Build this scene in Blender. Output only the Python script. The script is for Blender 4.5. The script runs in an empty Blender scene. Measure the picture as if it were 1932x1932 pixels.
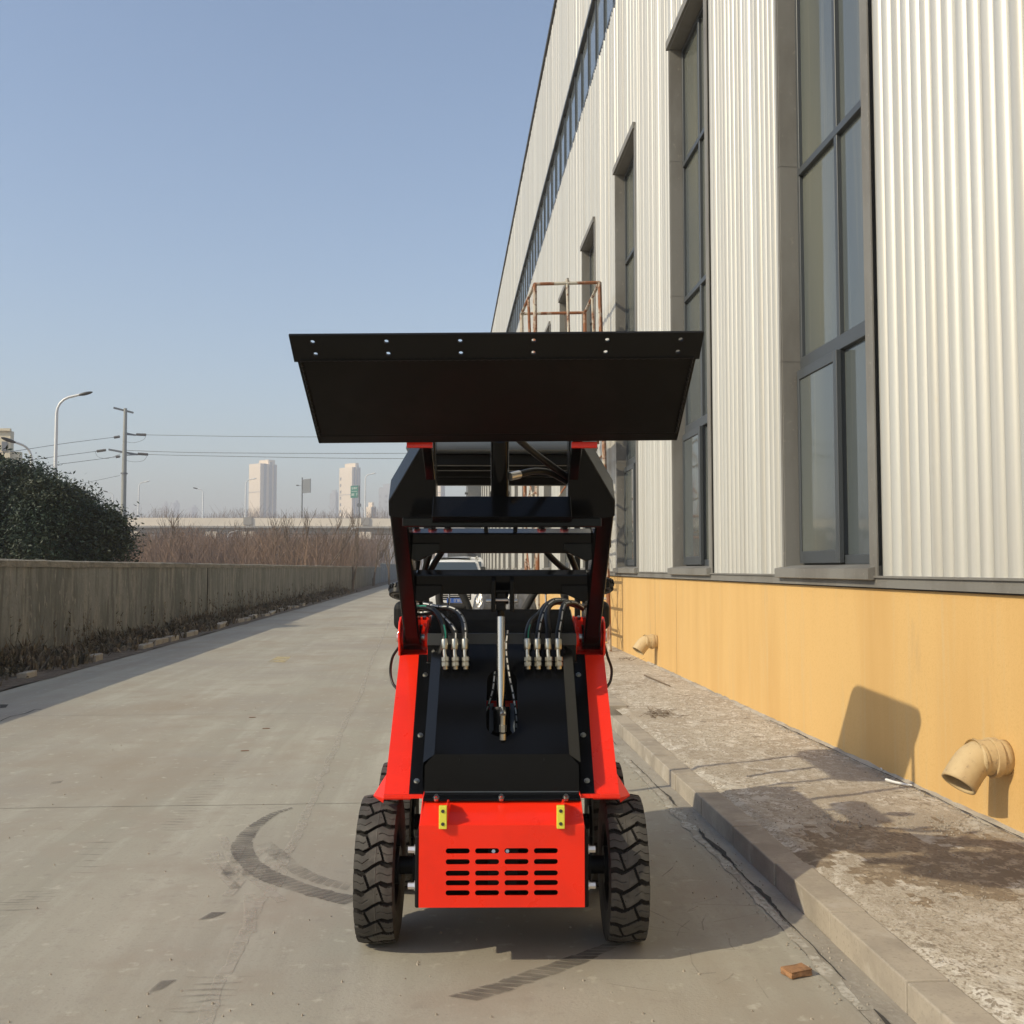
import bpy, bmesh, math, random
from mathutils import Vector, Matrix, noise, Euler
SC = bpy.context.scene
COL = SC.collection
R = math.radians
rnd = random.Random(7)

# ------------------------------------------------------------------ camera
CAM_H = 1.45
HAZE = 0.00110
YAW = math.atan2(126, 1932)      # right of the road direction
PITCH = math.atan2(106, 1932)
cd = bpy.data.cameras.new('camera'); cam = bpy.data.objects.new('camera', cd); COL.objects.link(cam)
cd.sensor_width = 36; cd.lens = 36; cd.clip_start = 0.05; cd.clip_end = 8000
cam.location = (0, 0, CAM_H)
cam.rotation_euler = Euler((R(90) + PITCH, 0, -YAW), 'XYZ')
SC.camera = cam
# ------------------------------------------------------------------ world, sun, exposure
SUN_TO = Vector((-1.0, -0.43, 0.72)).normalized()      # towards the sun
w = bpy.data.worlds.new('World'); SC.world = w; w.use_nodes = True
nt = w.node_tree; nt.nodes.clear()
sky = nt.nodes.new('ShaderNodeTexSky'); sky.sky_type = 'NISHITA'; sky.sun_disc = False
sky.sun_elevation = math.asin(SUN_TO.z)
sky.sun_rotation = math.atan2(SUN_TO.x, SUN_TO.y)
sky.altitude = 50; sky.air_density = 1.1; sky.dust_density = 1.3; sky.ozone_density = 1.8
bg = nt.nodes.new('ShaderNodeBackground'); bg.inputs[1].default_value = 0.15
wo = nt.nodes.new('ShaderNodeOutputWorld')
nt.links.new(sky.outputs[0], bg.inputs[0]); nt.links.new(bg.outputs[0], wo.inputs[0])
sl = bpy.data.lights.new('sun', 'SUN'); sl.energy = 3.5; sl.angle = R(0.6); sl.color = (1.0, 0.885, 0.65)
so = bpy.data.objects.new('sun', sl); COL.objects.link(so)
so.rotation_euler = SUN_TO.to_track_quat('Z', 'Y').to_euler(); so.location = (-20, -10, 20)
SC.view_settings.view_transform = 'Standard'; SC.view_settings.look = 'None'
SC.view_settings.exposure = 0.28; SC.view_settings.gamma = 1.0
SC.render.engine = 'CYCLES'
SC.cycles.use_denoising = True
SC.cycles.max_bounces = 6; SC.cycles.diffuse_bounces = 3; SC.cycles.glossy_bounces = 4
SC.cycles.transparent_max_bounces = 8; SC.cycles.volume_bounces = 0
SC.cycles.use_adaptive_sampling = True

# ------------------------------------------------------------------ helpers
_Rc = cam.rotation_euler.to_matrix()
def ray(x, y): return _Rc @ Vector(((x - 966) / 1932, (966 - y) / 1932, -1))
def at(x, y, Y):                                   # point at distance Y along the road
    d = ray(x, y); t = Y / d.y; return Vector((d.x * t, Y, CAM_H + d.z * t))
def gnd(x, y, z=0.0):                              # point on the ground
    d = ray(x, y); t = (z - CAM_H) / d.z; return Vector((d.x * t, d.y * t, z))

def tag(o, label=None, cat=None, group=None, kind=None):
    if label: o['label'] = label
    if cat: o['category'] = cat
    if group: o['group'] = group
    if kind: o['kind'] = kind
    return o
def empty(name, loc=(0, 0, 0), rz=0, label=None, cat=None, group=None):
    o = bpy.data.objects.new(name, None); COL.objects.link(o)
    o.location = loc; o.rotation_euler = (0, 0, rz); o.empty_display_size = 0.2
    return tag(o, label, cat, group)
def kids(o): return [c for c in COL.objects if c.parent == o]
def copy_tree(o, parent=None):
    ch = kids(o); c = o.copy(); COL.objects.link(c); c.parent = parent
    for k in ch: copy_tree(k, c)
    return c

class MB:
    def __init__(s): s.v = []; s.f = []; s.m = []; s.mi = 0
    def add(s, vs, fs):
        n = len(s.v); s.v += [tuple(p) for p in vs]; s.f += [tuple(i + n for i in f) for f in fs]; s.m += [s.mi] * len(fs); return s
    def box(s, x0, x1, y0, y1, z0, z1, mat=None):
        vs = [Vector((x, y, z)) for x in (x0, x1) for y in (y0, y1) for z in (z0, z1)]
        if mat is not None: vs = [mat @ p for p in vs]
        return s.add(vs, [(0, 1, 3, 2), (4, 6, 7, 5), (0, 4, 5, 1), (2, 3, 7, 6), (0, 2, 6, 4), (1, 5, 7, 3)])
    def bar(s, p0, p1, wx, wz, up=(0, 0, 1)):        # box beam from p0 to p1
        p0 = Vector(p0); p1 = Vector(p1); d = (p1 - p0); L = d.length; d.normalize()
        u = Vector(up); a = d.cross(u)
        if a.length < 1e-4: a = d.cross(Vector((0, 1, 0)))
        a.normalize(); b = a.cross(d)
        m = Matrix((a, d, b)).transposed().to_4x4(); m.translation = p0
        return s.box(-wx / 2, wx / 2, 0, L, -wz / 2, wz / 2, m)
    def prism(s, poly, t0, t1, fr):                  # fr(a,b,t)->xyz
        n = len(poly); vs = [fr(a, b, t0) for a, b in poly] + [fr(a, b, t1) for a, b in poly]
        fs = [tuple(range(n))[::-1], tuple(range(n, 2 * n))] + [(i, (i + 1) % n, n + (i + 1) % n, n + i) for i in range(n)]
        return s.add(vs, fs)
    def rings(s, rings, close=True, caps=True):
        n = len(rings[0]); vs = [p for r in rings for p in r]; fs = []
        for k in range(len(rings) - 1):
            for i in range(n if close else n - 1):
                j = (i + 1) % n; fs.append((k * n + i, k * n + j, (k + 1) * n + j, (k + 1) * n + i))
        if caps and close: fs += [tuple(range(n))[::-1], tuple(range((len(rings) - 1) * n, len(rings) * n))]
        return s.add(vs, fs)
    def tube(s, pts, r, n=8, r2=None, caps=True):
        pts = [Vector(p) for p in pts]; L = len(pts); rs = []
        prev = None
        for i, p in enumerate(pts):
            t = (pts[min(i + 1, L - 1)] - pts[max(i - 1, 0)]).normalized()
            if prev is None:
                a = t.cross(Vector((0, 0, 1)))
                if a.length < 1e-3: a = t.cross(Vector((0, 1, 0)))
            else: a = prev - t * prev.dot(t)
            a.normalize(); prev = a; b = t.cross(a)
            if isinstance(r, (list, tuple)): rr = r[i]
            else: rr = r if r2 is None else r + (r2 - r) * i / max(1, L - 1)
            rs.append([p + (a * math.cos(q) + b * math.sin(q)) * rr for q in [2 * math.pi * k / n for k in range(n)]])
        return s.rings(rs, True, caps)
    def cyl(s, p0, p1, r, n=16, r2=None): return s.tube([p0, p1], r, n, r2)
    def ell(s, c, rx, ry, rz, n=12, m=8, mat=None):
        c = Vector(c); rs = []
        for j in range(m + 1):
            th = math.pi * (0.02 + 0.96 * j / m); rs.append([Vector((rx * math.sin(th) * math.cos(2 * math.pi * i / n), ry * math.sin(th) * math.sin(2 * math.pi * i / n), rz * math.cos(th))) for i in range(n)])
        if mat is not None: rs = [[mat @ p for p in r] for r in rs]
        return s.rings([[p + c for p in r] for r in rs])
    def build(s, name, mats, parent=None, smooth=False, bevel=0, off=None, loc=None, seg=2):
        me = bpy.data.meshes.new(name)
        vs = s.v if off is None else [(p[0] - off[0], p[1] - off[1], p[2] - off[2]) for p in s.v]
        me.from_pydata(vs, [], s.f); me.validate()
        if not isinstance(mats, (list, tuple)): mats = [mats]
        for m in mats: me.materials.append(m)
        if len(mats) > 1 and len(me.polygons) == len(s.m): me.polygons.foreach_set('material_index', s.m)
        bm = bmesh.new(); bm.from_mesh(me); bmesh.ops.recalc_face_normals(bm, faces=bm.faces); bm.to_mesh(me); bm.free()
        if smooth:
            me.polygons.foreach_set('use_smooth', [True] * len(me.polygons))
            me.set_sharp_from_angle(angle=R(40))
        o = bpy.data.objects.new(name, me); COL.objects.link(o)
        if loc is not None: o.location = loc
        if parent is not None: o.parent = parent
        if bevel:
            b = o.modifiers.new('b', 'BEVEL'); b.width = bevel; b.segments = seg; b.limit_method = 'ANGLE'; b.angle_limit = R(35); b.harden_normals = False
        return o

def smoothpath(pts, k=6):
    pts = [Vector(p) for p in pts]; P = [pts[0] * 2 - pts[1]] + pts + [pts[-1] * 2 - pts[-2]]; out = []
    for i in range(1, len(P) - 2):
        a, b, c, d = P[i - 1], P[i], P[i + 1], P[i + 2]
        for j in range(k):
            t = j / k
            out.append(0.5 * ((2 * b) + (c - a) * t + (2 * a - 5 * b + 4 * c - d) * t * t + (3 * b - a - 3 * c + d) * t ** 3))
    out.append(pts[-1]); return out
def rrect(cx, cy, w_, h_, r, n=5):
    out = []
    for sx, sy, a0 in ((1, 1, 0), (-1, 1, 90), (-1, -1, 180), (1, -1, 270)):
        for k in range(n + 1):
            a = R(a0 + 90 * k / n); out.append((cx + sx * (w_ / 2 - r) + r * math.cos(a), cy + sy * (h_ / 2 - r) + r * math.sin(a)))
    return out
def plate(outline, holes, th):                       # flat plate with real holes -> (verts, faces) in its own plane
    cu = bpy.data.curves.new('tmp', 'CURVE'); cu.dimensions = '2D'; cu.fill_mode = 'BOTH'; cu.extrude = th / 2
    for lp in [outline] + holes:
        sp = cu.splines.new('POLY'); sp.points.add(len(lp) - 1)
        for q, (a, b) in zip(sp.points, lp): q.co = (a, b, 0, 1)
        sp.use_cyclic_u = True
    ob = bpy.data.objects.new('tmp', cu); COL.objects.link(ob)
    dg = bpy.context.evaluated_depsgraph_get(); me = bpy.data.meshes.new_from_object(ob.evaluated_get(dg))
    vs = [v.co.copy() for v in me.vertices]; fs = [tuple(p.vertices) for p in me.polygons]
    bpy.data.objects.remove(ob); bpy.data.curves.remove(cu); bpy.data.meshes.remove(me)
    return vs, fs

# ------------------------------------------------------------------ materials
def nn(t, typ, **kw):
    n = t.nodes.new(typ)
    for k, v in kw.items():
        if k.startswith('i_'): n.inputs[k[2:].replace('_', ' ')].default_value = v
        else: setattr(n, k, v)
    return n
def mat(name, col, rough=0.5, metal=0.0, coat=0.0, noises=(), bump=None, stretch=(1, 1, 1), ior=1.5, spec=0.5, world=False, rvar=0.0):
    """noises: (scale, detail, colour2, low, high, stretch) layers mixed over col"""
    m = bpy.data.materials.new(name); m.use_nodes = True; t = m.node_tree; b = t.nodes['Principled BSDF']
    b.inputs['Base Color'].default_value = (*col, 1); b.inputs['Roughness'].default_value = rough; b.inputs['Metallic'].default_value = metal
    b.inputs['Coat Weight'].default_value = coat; b.inputs['Coat Roughness'].default_value = 0.06; b.inputs['IOR'].default_value = ior
    b.inputs['Specular IOR Level'].default_value = spec
    if world:
        src = nn(t, 'ShaderNodeNewGeometry').outputs['Position']
    else: src = nn(t, 'ShaderNodeTexCoord').outputs['Object']
    last = None
    for (sc, det, c2, lo, hi, st) in noises:
        mp = nn(t, 'ShaderNodeMapping'); mp.inputs['Scale'].default_value = st; t.links.new(src, mp.inputs[0])
        nz = nn(t, 'ShaderNodeTexNoise'); nz.inputs['Scale'].default_value = sc; nz.inputs['Detail'].default_value = det; nz.inputs['Roughness'].default_value = 0.6
        t.links.new(mp.outputs[0], nz.inputs['Vector'])
        mr = nn(t, 'ShaderNodeMapRange'); mr.inputs['From Min'].default_value = lo; mr.inputs['From Max'].default_value = hi; t.links.new(nz.outputs['Fac'], mr.inputs['Value'])
        mx = nn(t, 'ShaderNodeMix', data_type='RGBA'); t.links.new(mr.outputs[0], mx.inputs['Factor'])
        if last is None: mx.inputs[6].default_value = (*col, 1)
        else: t.links.new(last, mx.inputs[6])
        mx.inputs[7].default_value = (*c2, 1); last = mx.outputs[2]
    if last is not None: t.links.new(last, b.inputs['Base Color'])
    if rvar:
        nz = nn(t, 'ShaderNodeTexNoise'); nz.inputs['Scale'].default_value = 9; nz.inputs['Detail'].default_value = 5; t.links.new(src, nz.inputs['Vector'])
        mr = nn(t, 'ShaderNodeMapRange'); mr.inputs['From Min'].default_value = .35; mr.inputs['From Max'].default_value = .7
        mr.inputs['To Min'].default_value = rough; mr.inputs['To Max'].default_value = rough + rvar
        t.links.new(nz.outputs['Fac'], mr.inputs['Value']); t.links.new(mr.outputs[0], b.inputs['Roughness'])
    if bump:
        sc, stg, dist = bump[:3]
        mp = nn(t, 'ShaderNodeMapping'); mp.inputs['Scale'].default_value = stretch; t.links.new(src, mp.inputs[0])
        nz = nn(t, 'ShaderNodeTexNoise'); nz.inputs['Scale'].default_value = sc; nz.inputs['Detail'].default_value = 6; t.links.new(mp.outputs[0], nz.inputs['Vector'])
        bp = nn(t, 'ShaderNodeBump'); bp.inputs['Strength'].default_value = stg; bp.inputs['Distance'].default_value = dist
        t.links.new(nz.outputs['Fac'], bp.inputs['Height']); t.links.new(bp.outputs[0], b.inputs['Normal'])
    return m
A1 = (1, 1, 1)
M = {}
M['road'] = mat('road concrete', (.378, .352, .288), .85, world=True, noises=[
    (1.0, 4, (.30, .28, .225), .42, .72, (1.3, .035, 1)), (3.5, 5, (.425, .405, .34), .5, .75, (1.4, .06, 1)),
    (0.35, 3, (.29, .26, .22), .45, .7, A1), (60, 3, (.25, .23, .20), .55, .85, A1), (9, 5, (.26, .235, .2), .58, .8, A1), (2.2, 7, (.32, .285, .23), .50, .66, A1), (.55, 5, (.30, .255, .195), .50, .68, (1, .6, 1)), (11, 7, (.43, .40, .33), .60, .70, A1)], bump=(90, .25, .004))
M['roadpale'] = mat('pale crack filler', (.47, .44, .38), .9, world=True, noises=[(30, 4, (.30, .27, .22), .45, .6, A1), (6, 5, (.31, .28, .23), .48, .6, A1)], bump=(120, .3, .003))
M['joint'] = mat('road joint', (.19, .175, .15), .95, world=True)
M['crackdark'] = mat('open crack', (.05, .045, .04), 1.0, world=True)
M['yellowpatch'] = None
M['gutter'] = mat('gutter concrete', (.37, .335, .275), .9, world=True, noises=[(2.5, 5, (.26, .23, .19), .4, .65, (1, .5, 1)), (40, 4, (.36, .33, .28), .5, .75, A1)], bump=(50, .5, .006))
M['pave'] = mat('worn pavement', (.47, .42, .34), .95, world=True, noises=[
    (1.3, 6, (.38, .325, .255), .45, .62, (1, .8, 1)), (16, 9, (.62, .575, .50), .52, .58, (1, .7, 1)), (60, 8, (.27, .225, .17), .52, .58, (1, .7, 1)), (0.6, 4, (.36, .305, .235), .5, .65, A1), (5, 6, (.54, .50, .43), .58, .66, A1), (9, 9, (.25, .21, .16), .60, .66, (1, .8, 1)), (120, 4, (.60, .56, .49), .60, .66, A1)], bump=(70, .8, .008))
M['stain'] = mat('damp rust stain', (.28, .215, .145), .95, world=True, noises=[
    (1.3, 6, (.20, .155, .105), .42, .62, (1, .8, 1)), (16, 9, (.38, .31, .22), .52, .60, (1, .7, 1)), (60, 8, (.19, .145, .10), .52, .58, (1, .7, 1)), (7, 6, (.40, .34, .26), .58, .66, A1)], bump=(70, .8, .008))
M['kerb'] = mat('kerb concrete', (.41, .36, .29), .85, world=True, noises=[(3, 5, (.28, .245, .2), .4, .65, A1), (70, 4, (.28, .25, .2), .55, .75, A1), (7, 5, (.45, .41, .35), .58, .72, A1)], bump=(80, .4, .003))
M['dirt'] = mat('verge dirt', (.12, .09, .065), .98, world=True, noises=[(6, 6, (.20, .165, .125), .45, .65, A1)], bump=(12, 1, .05))
M['field'] = mat('dry field', (.17, .125, .09), .98, world=True, noises=[(.1, 6, (.24, .19, .14), .4, .65, A1)])
M['yellow'] = mat('ochre wall paint', (.67, .43, .165), .85, world=True, noises=[
    (1.2, 4, (.60, .365, .13), .42, .7, (1, 1.6, .25)), (5, 5, (.62, .43, .20), .55, .75, (1, 2.2, .12)), (70, 3, (.60, .37, .125), .5, .8, A1), (2.2, 5, (.50, .33, .16), .66, .8, (1, 1, .3))], bump=(130, .35, .004))
M['wallcrack'] = mat('wall crack', (.34, .22, .10), .95)
M['clad'] = mat('cream metal cladding', (.555, .548, .505), .42, metal=.30, world=True, noises=[(1.2, 4, (.50, .48, .43), .45, .75, (1, 3, .06)), (14, 4, (.52, .48, .40), .68, .8, (1, 1, .3)), (1.0, 1, (.43, .41, .36), .50, .72, (0, 5.1, 0)), (1.0, 2, (.66, .64, .58), .52, .74, (0, 11.3, .02))], spec=.4)
M['flash'] = mat('grey flashing', (.20, .193, .175), .6, world=True, noises=[(2, 5, (.155, .145, .128), .45, .65, (1, 1, .4)), (20, 4, (.27, .25, .215), .62, .75, A1)], bump=(3, .25, .02))
M['alu'] = mat('dark aluminium frame', (.055, .062, .068), .42, spec=.5)
M['glass'] = mat('window glass', (.135, .142, .118), .05, world=True, spec=.7, noises=[(.55, 2, (.085, .10, .105), .42, .6, (1, 1, .35)), (3, 3, (.16, .165, .135), .58, .75, (1, 3, .1))], bump=(1.1, .12, .02))  # stretched noise layer paints vertical reflection streaks into the pane colour
M['stripglass'] = mat('strip window glass', (.12, .145, .16), .08, world=True, spec=.8, noises=[(.4, 2, (.17, .19, .20), .45, .6, A1)])
M['roofedge'] = mat('dark roof trim', (.05, .05, .05), .6)
M['rust'] = mat('rusty white paint', (.50, .46, .38), .7, noises=[(3.5, 6, (.26, .10, .04), .45, .53, (1, 1, .5)), (14, 5, (.16, .055, .025), .55, .66, A1)], bump=(40, .3, .003))
M['red'] = mat('red paint', (.90, .026, .006), .26, coat=.2, spec=.38, rvar=.16, noises=[(3.5, 6, (.80, .024, .007), .48, .68, A1), (26, 6, (.78, .045, .018), .64, .76, A1)], bump=(160, .10, .0006))
M['black'] = mat('gloss black paint', (.004, .0042, .0048), .15, coat=.0, rvar=.06, spec=.19, bump=(2.2, .05, .01))
M['blackmatt'] = mat('satin black', (.006, .006, .006), .42, rvar=.12, spec=.22, bump=(300, .08, .0008))
M['bucketblk'] = mat('bucket black paint', (.0055, .0055, .005), .38, rvar=.15, spec=.13, noises=[(5, 6, (.009, .0085, .0075), .5, .7, A1)])
M['rubber'] = mat('dusty tyre rubber', (.058, .054, .048), .7, noises=[(9, 6, (.115, .107, .093), .47, .75, A1), (30, 4, (.05, .046, .041), .5, .7, A1)], spec=.35, bump=(200, .15, .001))
M['grooveshade'] = mat('shade-dark groove rubber', (.018, .016, .014), .8, spec=.2)  # shade of the tread grooves, put into the rubber colour
M['hose'] = mat('black hose rubber', (.010, .010, .010), .38, spec=.4)
M['foam'] = mat('black grip foam', (.022, .021, .02), .75)
M['chrome'] = mat('chrome rod', (.50, .48, .45), .10, 1.0)
M['zinc'] = mat('zinc fitting', (.46, .44, .38), .28, 1.0, bump=(60, .1, .001))
M['zincw'] = mat('bright zinc bolt', (.78, .76, .72), .35, .8)
M['white'] = mat('white print', (.62, .62, .6), .6)
M['green'] = mat('green print', (.02, .22, .16), .5)
M['lime'] = mat('yellow green block', (.74, .70, .075), .35)
M['canopy'] = mat('grey canopy plastic', (.085, .10, .12), .30, spec=.5)
M['headerg'] = mat('dark grey band', (.035, .037, .038), .45)
M['film'] = mat('plastic film', (.16, .15, .135), .16, noises=[(10, 5, (.06, .055, .05), .4, .6, (1, 1, .35)), (22, 5, (.42, .41, .39), .60, .68, (2, 2, .3))], spec=.8, bump=(12, .8, .02), stretch=(1.5, 1.5, .35))
M['lens'] = mat('lamp lens', (.05, .042, .038), .15, spec=.5)
M['carpaint'] = mat('white car paint', (.80, .80, .77), .25, coat=.5)
M['carglass'] = mat('windscreen', (.05, .065, .075), .05, spec=.8)
M['plate'] = mat('blue plate', (.02, .10, .42), .4)
M['greyconc'] = mat('stained concrete wall', (.215, .212, .19), .92, world=True, noises=[
    (.7, 5, (.125, .128, .112), .42, .58, (1, 1, .5)), (2.2, 6, (.27, .255, .215), .50, .62, (1, 1.2, .22)), (6, 6, (.12, .118, .102), .50, .62, (1, 1, .14)), (12, 7, (.33, .305, .26), .60, .68, (1, 1, .3)), (25, 5, (.15, .14, .115), .55, .7, A1)], bump=(9, .8, .03))
M['cap'] = mat('wall cap mortar', (.25, .225, .18), .95, world=True, noises=[(5, 6, (.16, .145, .115), .42, .62, A1)], bump=(18, 1, .03))
M['brick'] = mat('orange brick', (.34, .18, .085), .9, noises=[(25, 5, (.22, .12, .06), .45, .6, A1)], bump=(60, .8, .004))
M['leafbrown'] = mat('brown leaf', (.26, .15, .10), .8)
M['twig'] = mat('dry twig', (.16, .12, .085), .9)
M['weed'] = mat('dry weeds', (.16, .125, .085), .95, world=True, noises=[(3, 3, (.085, .08, .055), .45, .6, A1), (11, 3, (.27, .21, .14), .5, .65, A1)])
M['leaf'] = mat('evergreen leaves', (.024, .046, .028), .55, world=True, noises=[(.8, 4, (.046, .056, .030), .47, .64, A1), (6, 3, (.012, .027, .019), .5, .65, A1), (9, 3, (.07, .07, .038), .66, .76, A1)], spec=.3)
M['bark'] = mat('bark', (.10, .075, .055), .9)
M['brush'] = mat('bare brush twigs', (.17, .115, .09), .9, world=True, noises=[(.12, 3, (.24, .155, .10), .4, .65, A1), (.5, 3, (.12, .09, .078), .5, .7, A1)])
M['baretree'] = mat('bare tree branches', (.15, .11, .08), .9)
M['polegrey'] = mat('galvanised pole', (.30, .30, .27), .5)
M['lampwhite'] = mat('white lamp pole', (.72, .72, .70), .4)
M['lamphead'] = mat('dark lamp head', (.06, .055, .05), .5)
M['wire'] = mat('power wire', (.12, .12, .12), .6)
M['bridge'] = mat('overpass concrete', (.84, .74, .60), .85, world=True, noises=[(.15, 4, (.74, .66, .54), .4, .65, (1, 1, 1))])
M['bridgedk'] = mat('overpass girder', (.34, .32, .29), .85)
M['towerwarm'] = mat('tower render', (.84, .70, .54), .85)
M['towergrey'] = mat('tower grey', (.33, .34, .36), .85)
M['towerwin'] = mat('tower windows', (.14, .15, .17), .4)
M['beige'] = mat('beige block', (.66, .58, .42), .85)
M['signgrey'] = mat('sign back', (.16, .17, .18), .5)
M['signgreen'] = mat('green sign', (.015, .15, .12), .5)
M['signwhite'] = mat('sign lettering', (.6, .65, .62), .5)
M['slate'] = mat('grey sheet gate', (.11, .12, .125), .7, noises=[(1, 5, (.16, .16, .155), .45, .65, A1)])

def alpha_mat(name, col, scale, lo, hi, amax=.8, st=A1):
    m = bpy.data.materials.new(name); m.use_nodes = True; t = m.node_tree; b = t.nodes['Principled BSDF']
    b.inputs['Base Color'].default_value = (*col, 1); b.inputs['Roughness'].default_value = .8
    g = nn(t, 'ShaderNodeNewGeometry'); mp = nn(t, 'ShaderNodeMapping'); mp.inputs['Scale'].default_value = st; t.links.new(g.outputs['Position'], mp.inputs[0])
    nz = nn(t, 'ShaderNodeTexNoise'); nz.inputs['Scale'].default_value = scale; nz.inputs['Detail'].default_value = 5; t.links.new(mp.outputs[0], nz.inputs['Vector'])
    mr = nn(t, 'ShaderNodeMapRange'); mr.inputs['From Min'].default_value = lo; mr.inputs['From Max'].default_value = hi; mr.inputs['To Max'].default_value = amax
    t.links.new(nz.outputs['Fac'], mr.inputs['Value']); t.links.new(mr.outputs[0], b.inputs['Alpha']); return m
M['skid'] = alpha_mat('tyre skid', (.14, .125, .11), 5, .22, .66, .72)
M['skidlight'] = alpha_mat('faint scuff', (.19, .17, .145), 8, .34, .70, .42)
M['yellowpatch'] = alpha_mat('faded yellow paint', (.56, .46, .25), 5, .3, .6, .75)
M['roaddirt'] = alpha_mat('road grime', (.20, .165, .12), 2.3, .38, .72, .62)
M['pale'] = alpha_mat('pale dust line', (.50, .46, .39), 10, .3, .6, .55)

# ================================================================== LARGE STRUCTURE
# ---- terrain
g = MB(); ys = [-60, 0, 60, 150, 400, 1000, 2000, 3400]
g.add([(-3000, y, -.03) for y in ys] + [(3000, y, -.03) for y in ys], [(i, len(ys) + i, len(ys) + i + 1, i + 1) for i in range(len(ys) - 1)])
tag(g.build('ground', M['field']), kind='structure')

# ---- road with its joints, crack lines and tyre marks
RX0, RX1 = -5.2, 1.36
rd = MB()
rd.add([(RX0, -15, 0), (RX1, -15, 0), (RX1, 130, 0), (RX0, 130, 0)], [(0, 1, 2, 3)])
def strip(mb, pts, widths, z, jitter=0):
    pts = [Vector((p[0], p[1], 0)) for p in pts]; n = len(pts); L = []; Rr = []
    for i, p in enumerate(pts):
        t = (pts[min(i + 1, n - 1)] - pts[max(i - 1, 0)]).normalized(); q = Vector((-t.y, t.x, 0))
        wd = widths[i] if isinstance(widths, (list, tuple)) else widths
        L.append(p + q * (wd / 2 + rnd.uniform(-jitter, jitter))); Rr.append(p - q * (wd / 2 + rnd.uniform(-jitter, jitter)))
    mb.add([(p.x, p.y, z) for p in L + Rr], [(i, i + 1, n + i + 1, n + i) for i in range(n - 1)])
rd.mi = 1
for yj in (-1.5, 2.42, 6.47, 10.45, 14.4, 18.4, 22.4, 26.4, 30.4, 34.4, 38.4, 42.4):
    strip(rd, [(RX0 + .1 + k * .4, yj + rnd.uniform(-.008, .003)) for k in range(16)], .007, .0012)
# pale meandering line
rd.mi = 2
D = lambda x, y: gnd((x * .6211) * .6389, (2200 + y * .6211) * .6389)
pl = smoothpath([D(1605, 0), D(1560, 80), D(1545, 130), D(1510, 160), D(1525, 190), D(1490, 260), D(1455, 330), D(1420, 420), D(1380, 490), D(1350, 560), D(1345, 610), D(1300, 680), D(1225, 760), D(1190, 850), D(1145, 940), D(1100, 1040), D(1050, 1110), D(1010, 1200), D(975, 1320), D(950, 1450)], 5)
strip(rd, pl, [.03 + .035 * abs(noise.noise(Vector((i * .35, 0, 0)))) + .012 for i in range(len(pl))], .002, .004)
far = smoothpath([D(1605, 0), gnd(640, 1390), gnd(660, 1345), gnd(680, 1310), gnd(700, 1250), gnd(722, 1200), gnd(740, 1160)], 5)
strip(rd, far, .05, .002, .006)
for k in range(10):
    a = D(rnd.uniform(1040, 1420), rnd.uniform(560, 900)); strip(rd, [a, a + Vector((rnd.uniform(-.3, .1), .5, 0))], .05, .0025)
# skid arcs with gaps between the lug prints
def skid(pts, wds, pitch, slant, mi, z):
    rd.mi = mi; pts = smoothpath(pts, 14); acc = 0; cur = [pts[0]]
    path = pts; total = [0]
    for a, b in zip(path, path[1:]): total.append(total[-1] + (b - a).length)
    n = int(total[-1] / pitch)
    def pos(s):
        for i in range(len(total) - 1):
            if total[i + 1] >= s:
                f = (s - total[i]) / max(1e-6, total[i + 1] - total[i]); return path[i].lerp(path[i + 1], f), (path[i + 1] - path[i]).normalized(), (i + f) / len(total)
        return path[-1], (path[-1] - path[-2]).normalized(), 1
    for k in range(n):
        p0, t0, f0 = pos(k * pitch + pitch * .07); p1, t1, f1 = pos((k + 1) * pitch - pitch * .07)
        w0 = wds[0] + (wds[1] - wds[0]) * min(1, f0 * 2.5); w1 = wds[0] + (wds[1] - wds[0]) * min(1, f1 * 2.5)
        q0 = Vector((-t0.y, t0.x, 0)) * w0 / 2; q1 = Vector((-t1.y, t1.x, 0)) * w1 / 2
        s = slant * rnd.uniform(.8, 1.15); q0 = q0 * rnd.uniform(.85, 1.1); q1 = q0.normalized() * q1.length * rnd.uniform(.85, 1.1)
        vs = [p0 + q0 + t0 * s, p1 + q1 + t1 * s, p1 - q1 - t1 * s, p0 - q0 - t0 * s]
        rd.add([(v.x, v.y, z) for v in vs], [(0, 1, 2, 3)])
skid([D(1390, 300), D(1290, 335), D(1190, 410), D(1150, 480), D(1175, 545), D(1250, 610), D(1380, 665), D(1530, 710), D(1690, 745)], (.03, .115), .042, .012, 3, .003)
skid([D(1255, 470), D(1320, 520), D(1420, 600), D(1540, 650), D(1680, 680)], (.09, .09), .05, -.02, 4, .003)
skid([D(1690, 915), D(1560, 912), D(1440, 908), D(1370, 905)], (.01, .045), .3, 0, 3, .003)
skid([D(1385, 905), D(1275, 912)], (.07, .09), .09, .01, 3, .004)
skid([D(1050, 810), D(930, 820)], (.05, .1), .07, .03, 3, .003)
skid([D(810, 1140), D(695, 1160)], (.06, .1), .06, .03, 3, .003)
skid([D(300, 175), D(200, 190)], (.06, .1), .09, .03, 4, .003)
B2 = lambda x, y: gnd((950 + x * .5694) * .6389, (2200 + y * .5694) * .6389)
skid([gnd(1158, 1782), gnd(1125, 1796), gnd(1060, 1822), gnd(1000, 1843), gnd(935, 1866), gnd(868, 1886)], (.05, .085), .042, -.03, 3, .003)
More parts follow.
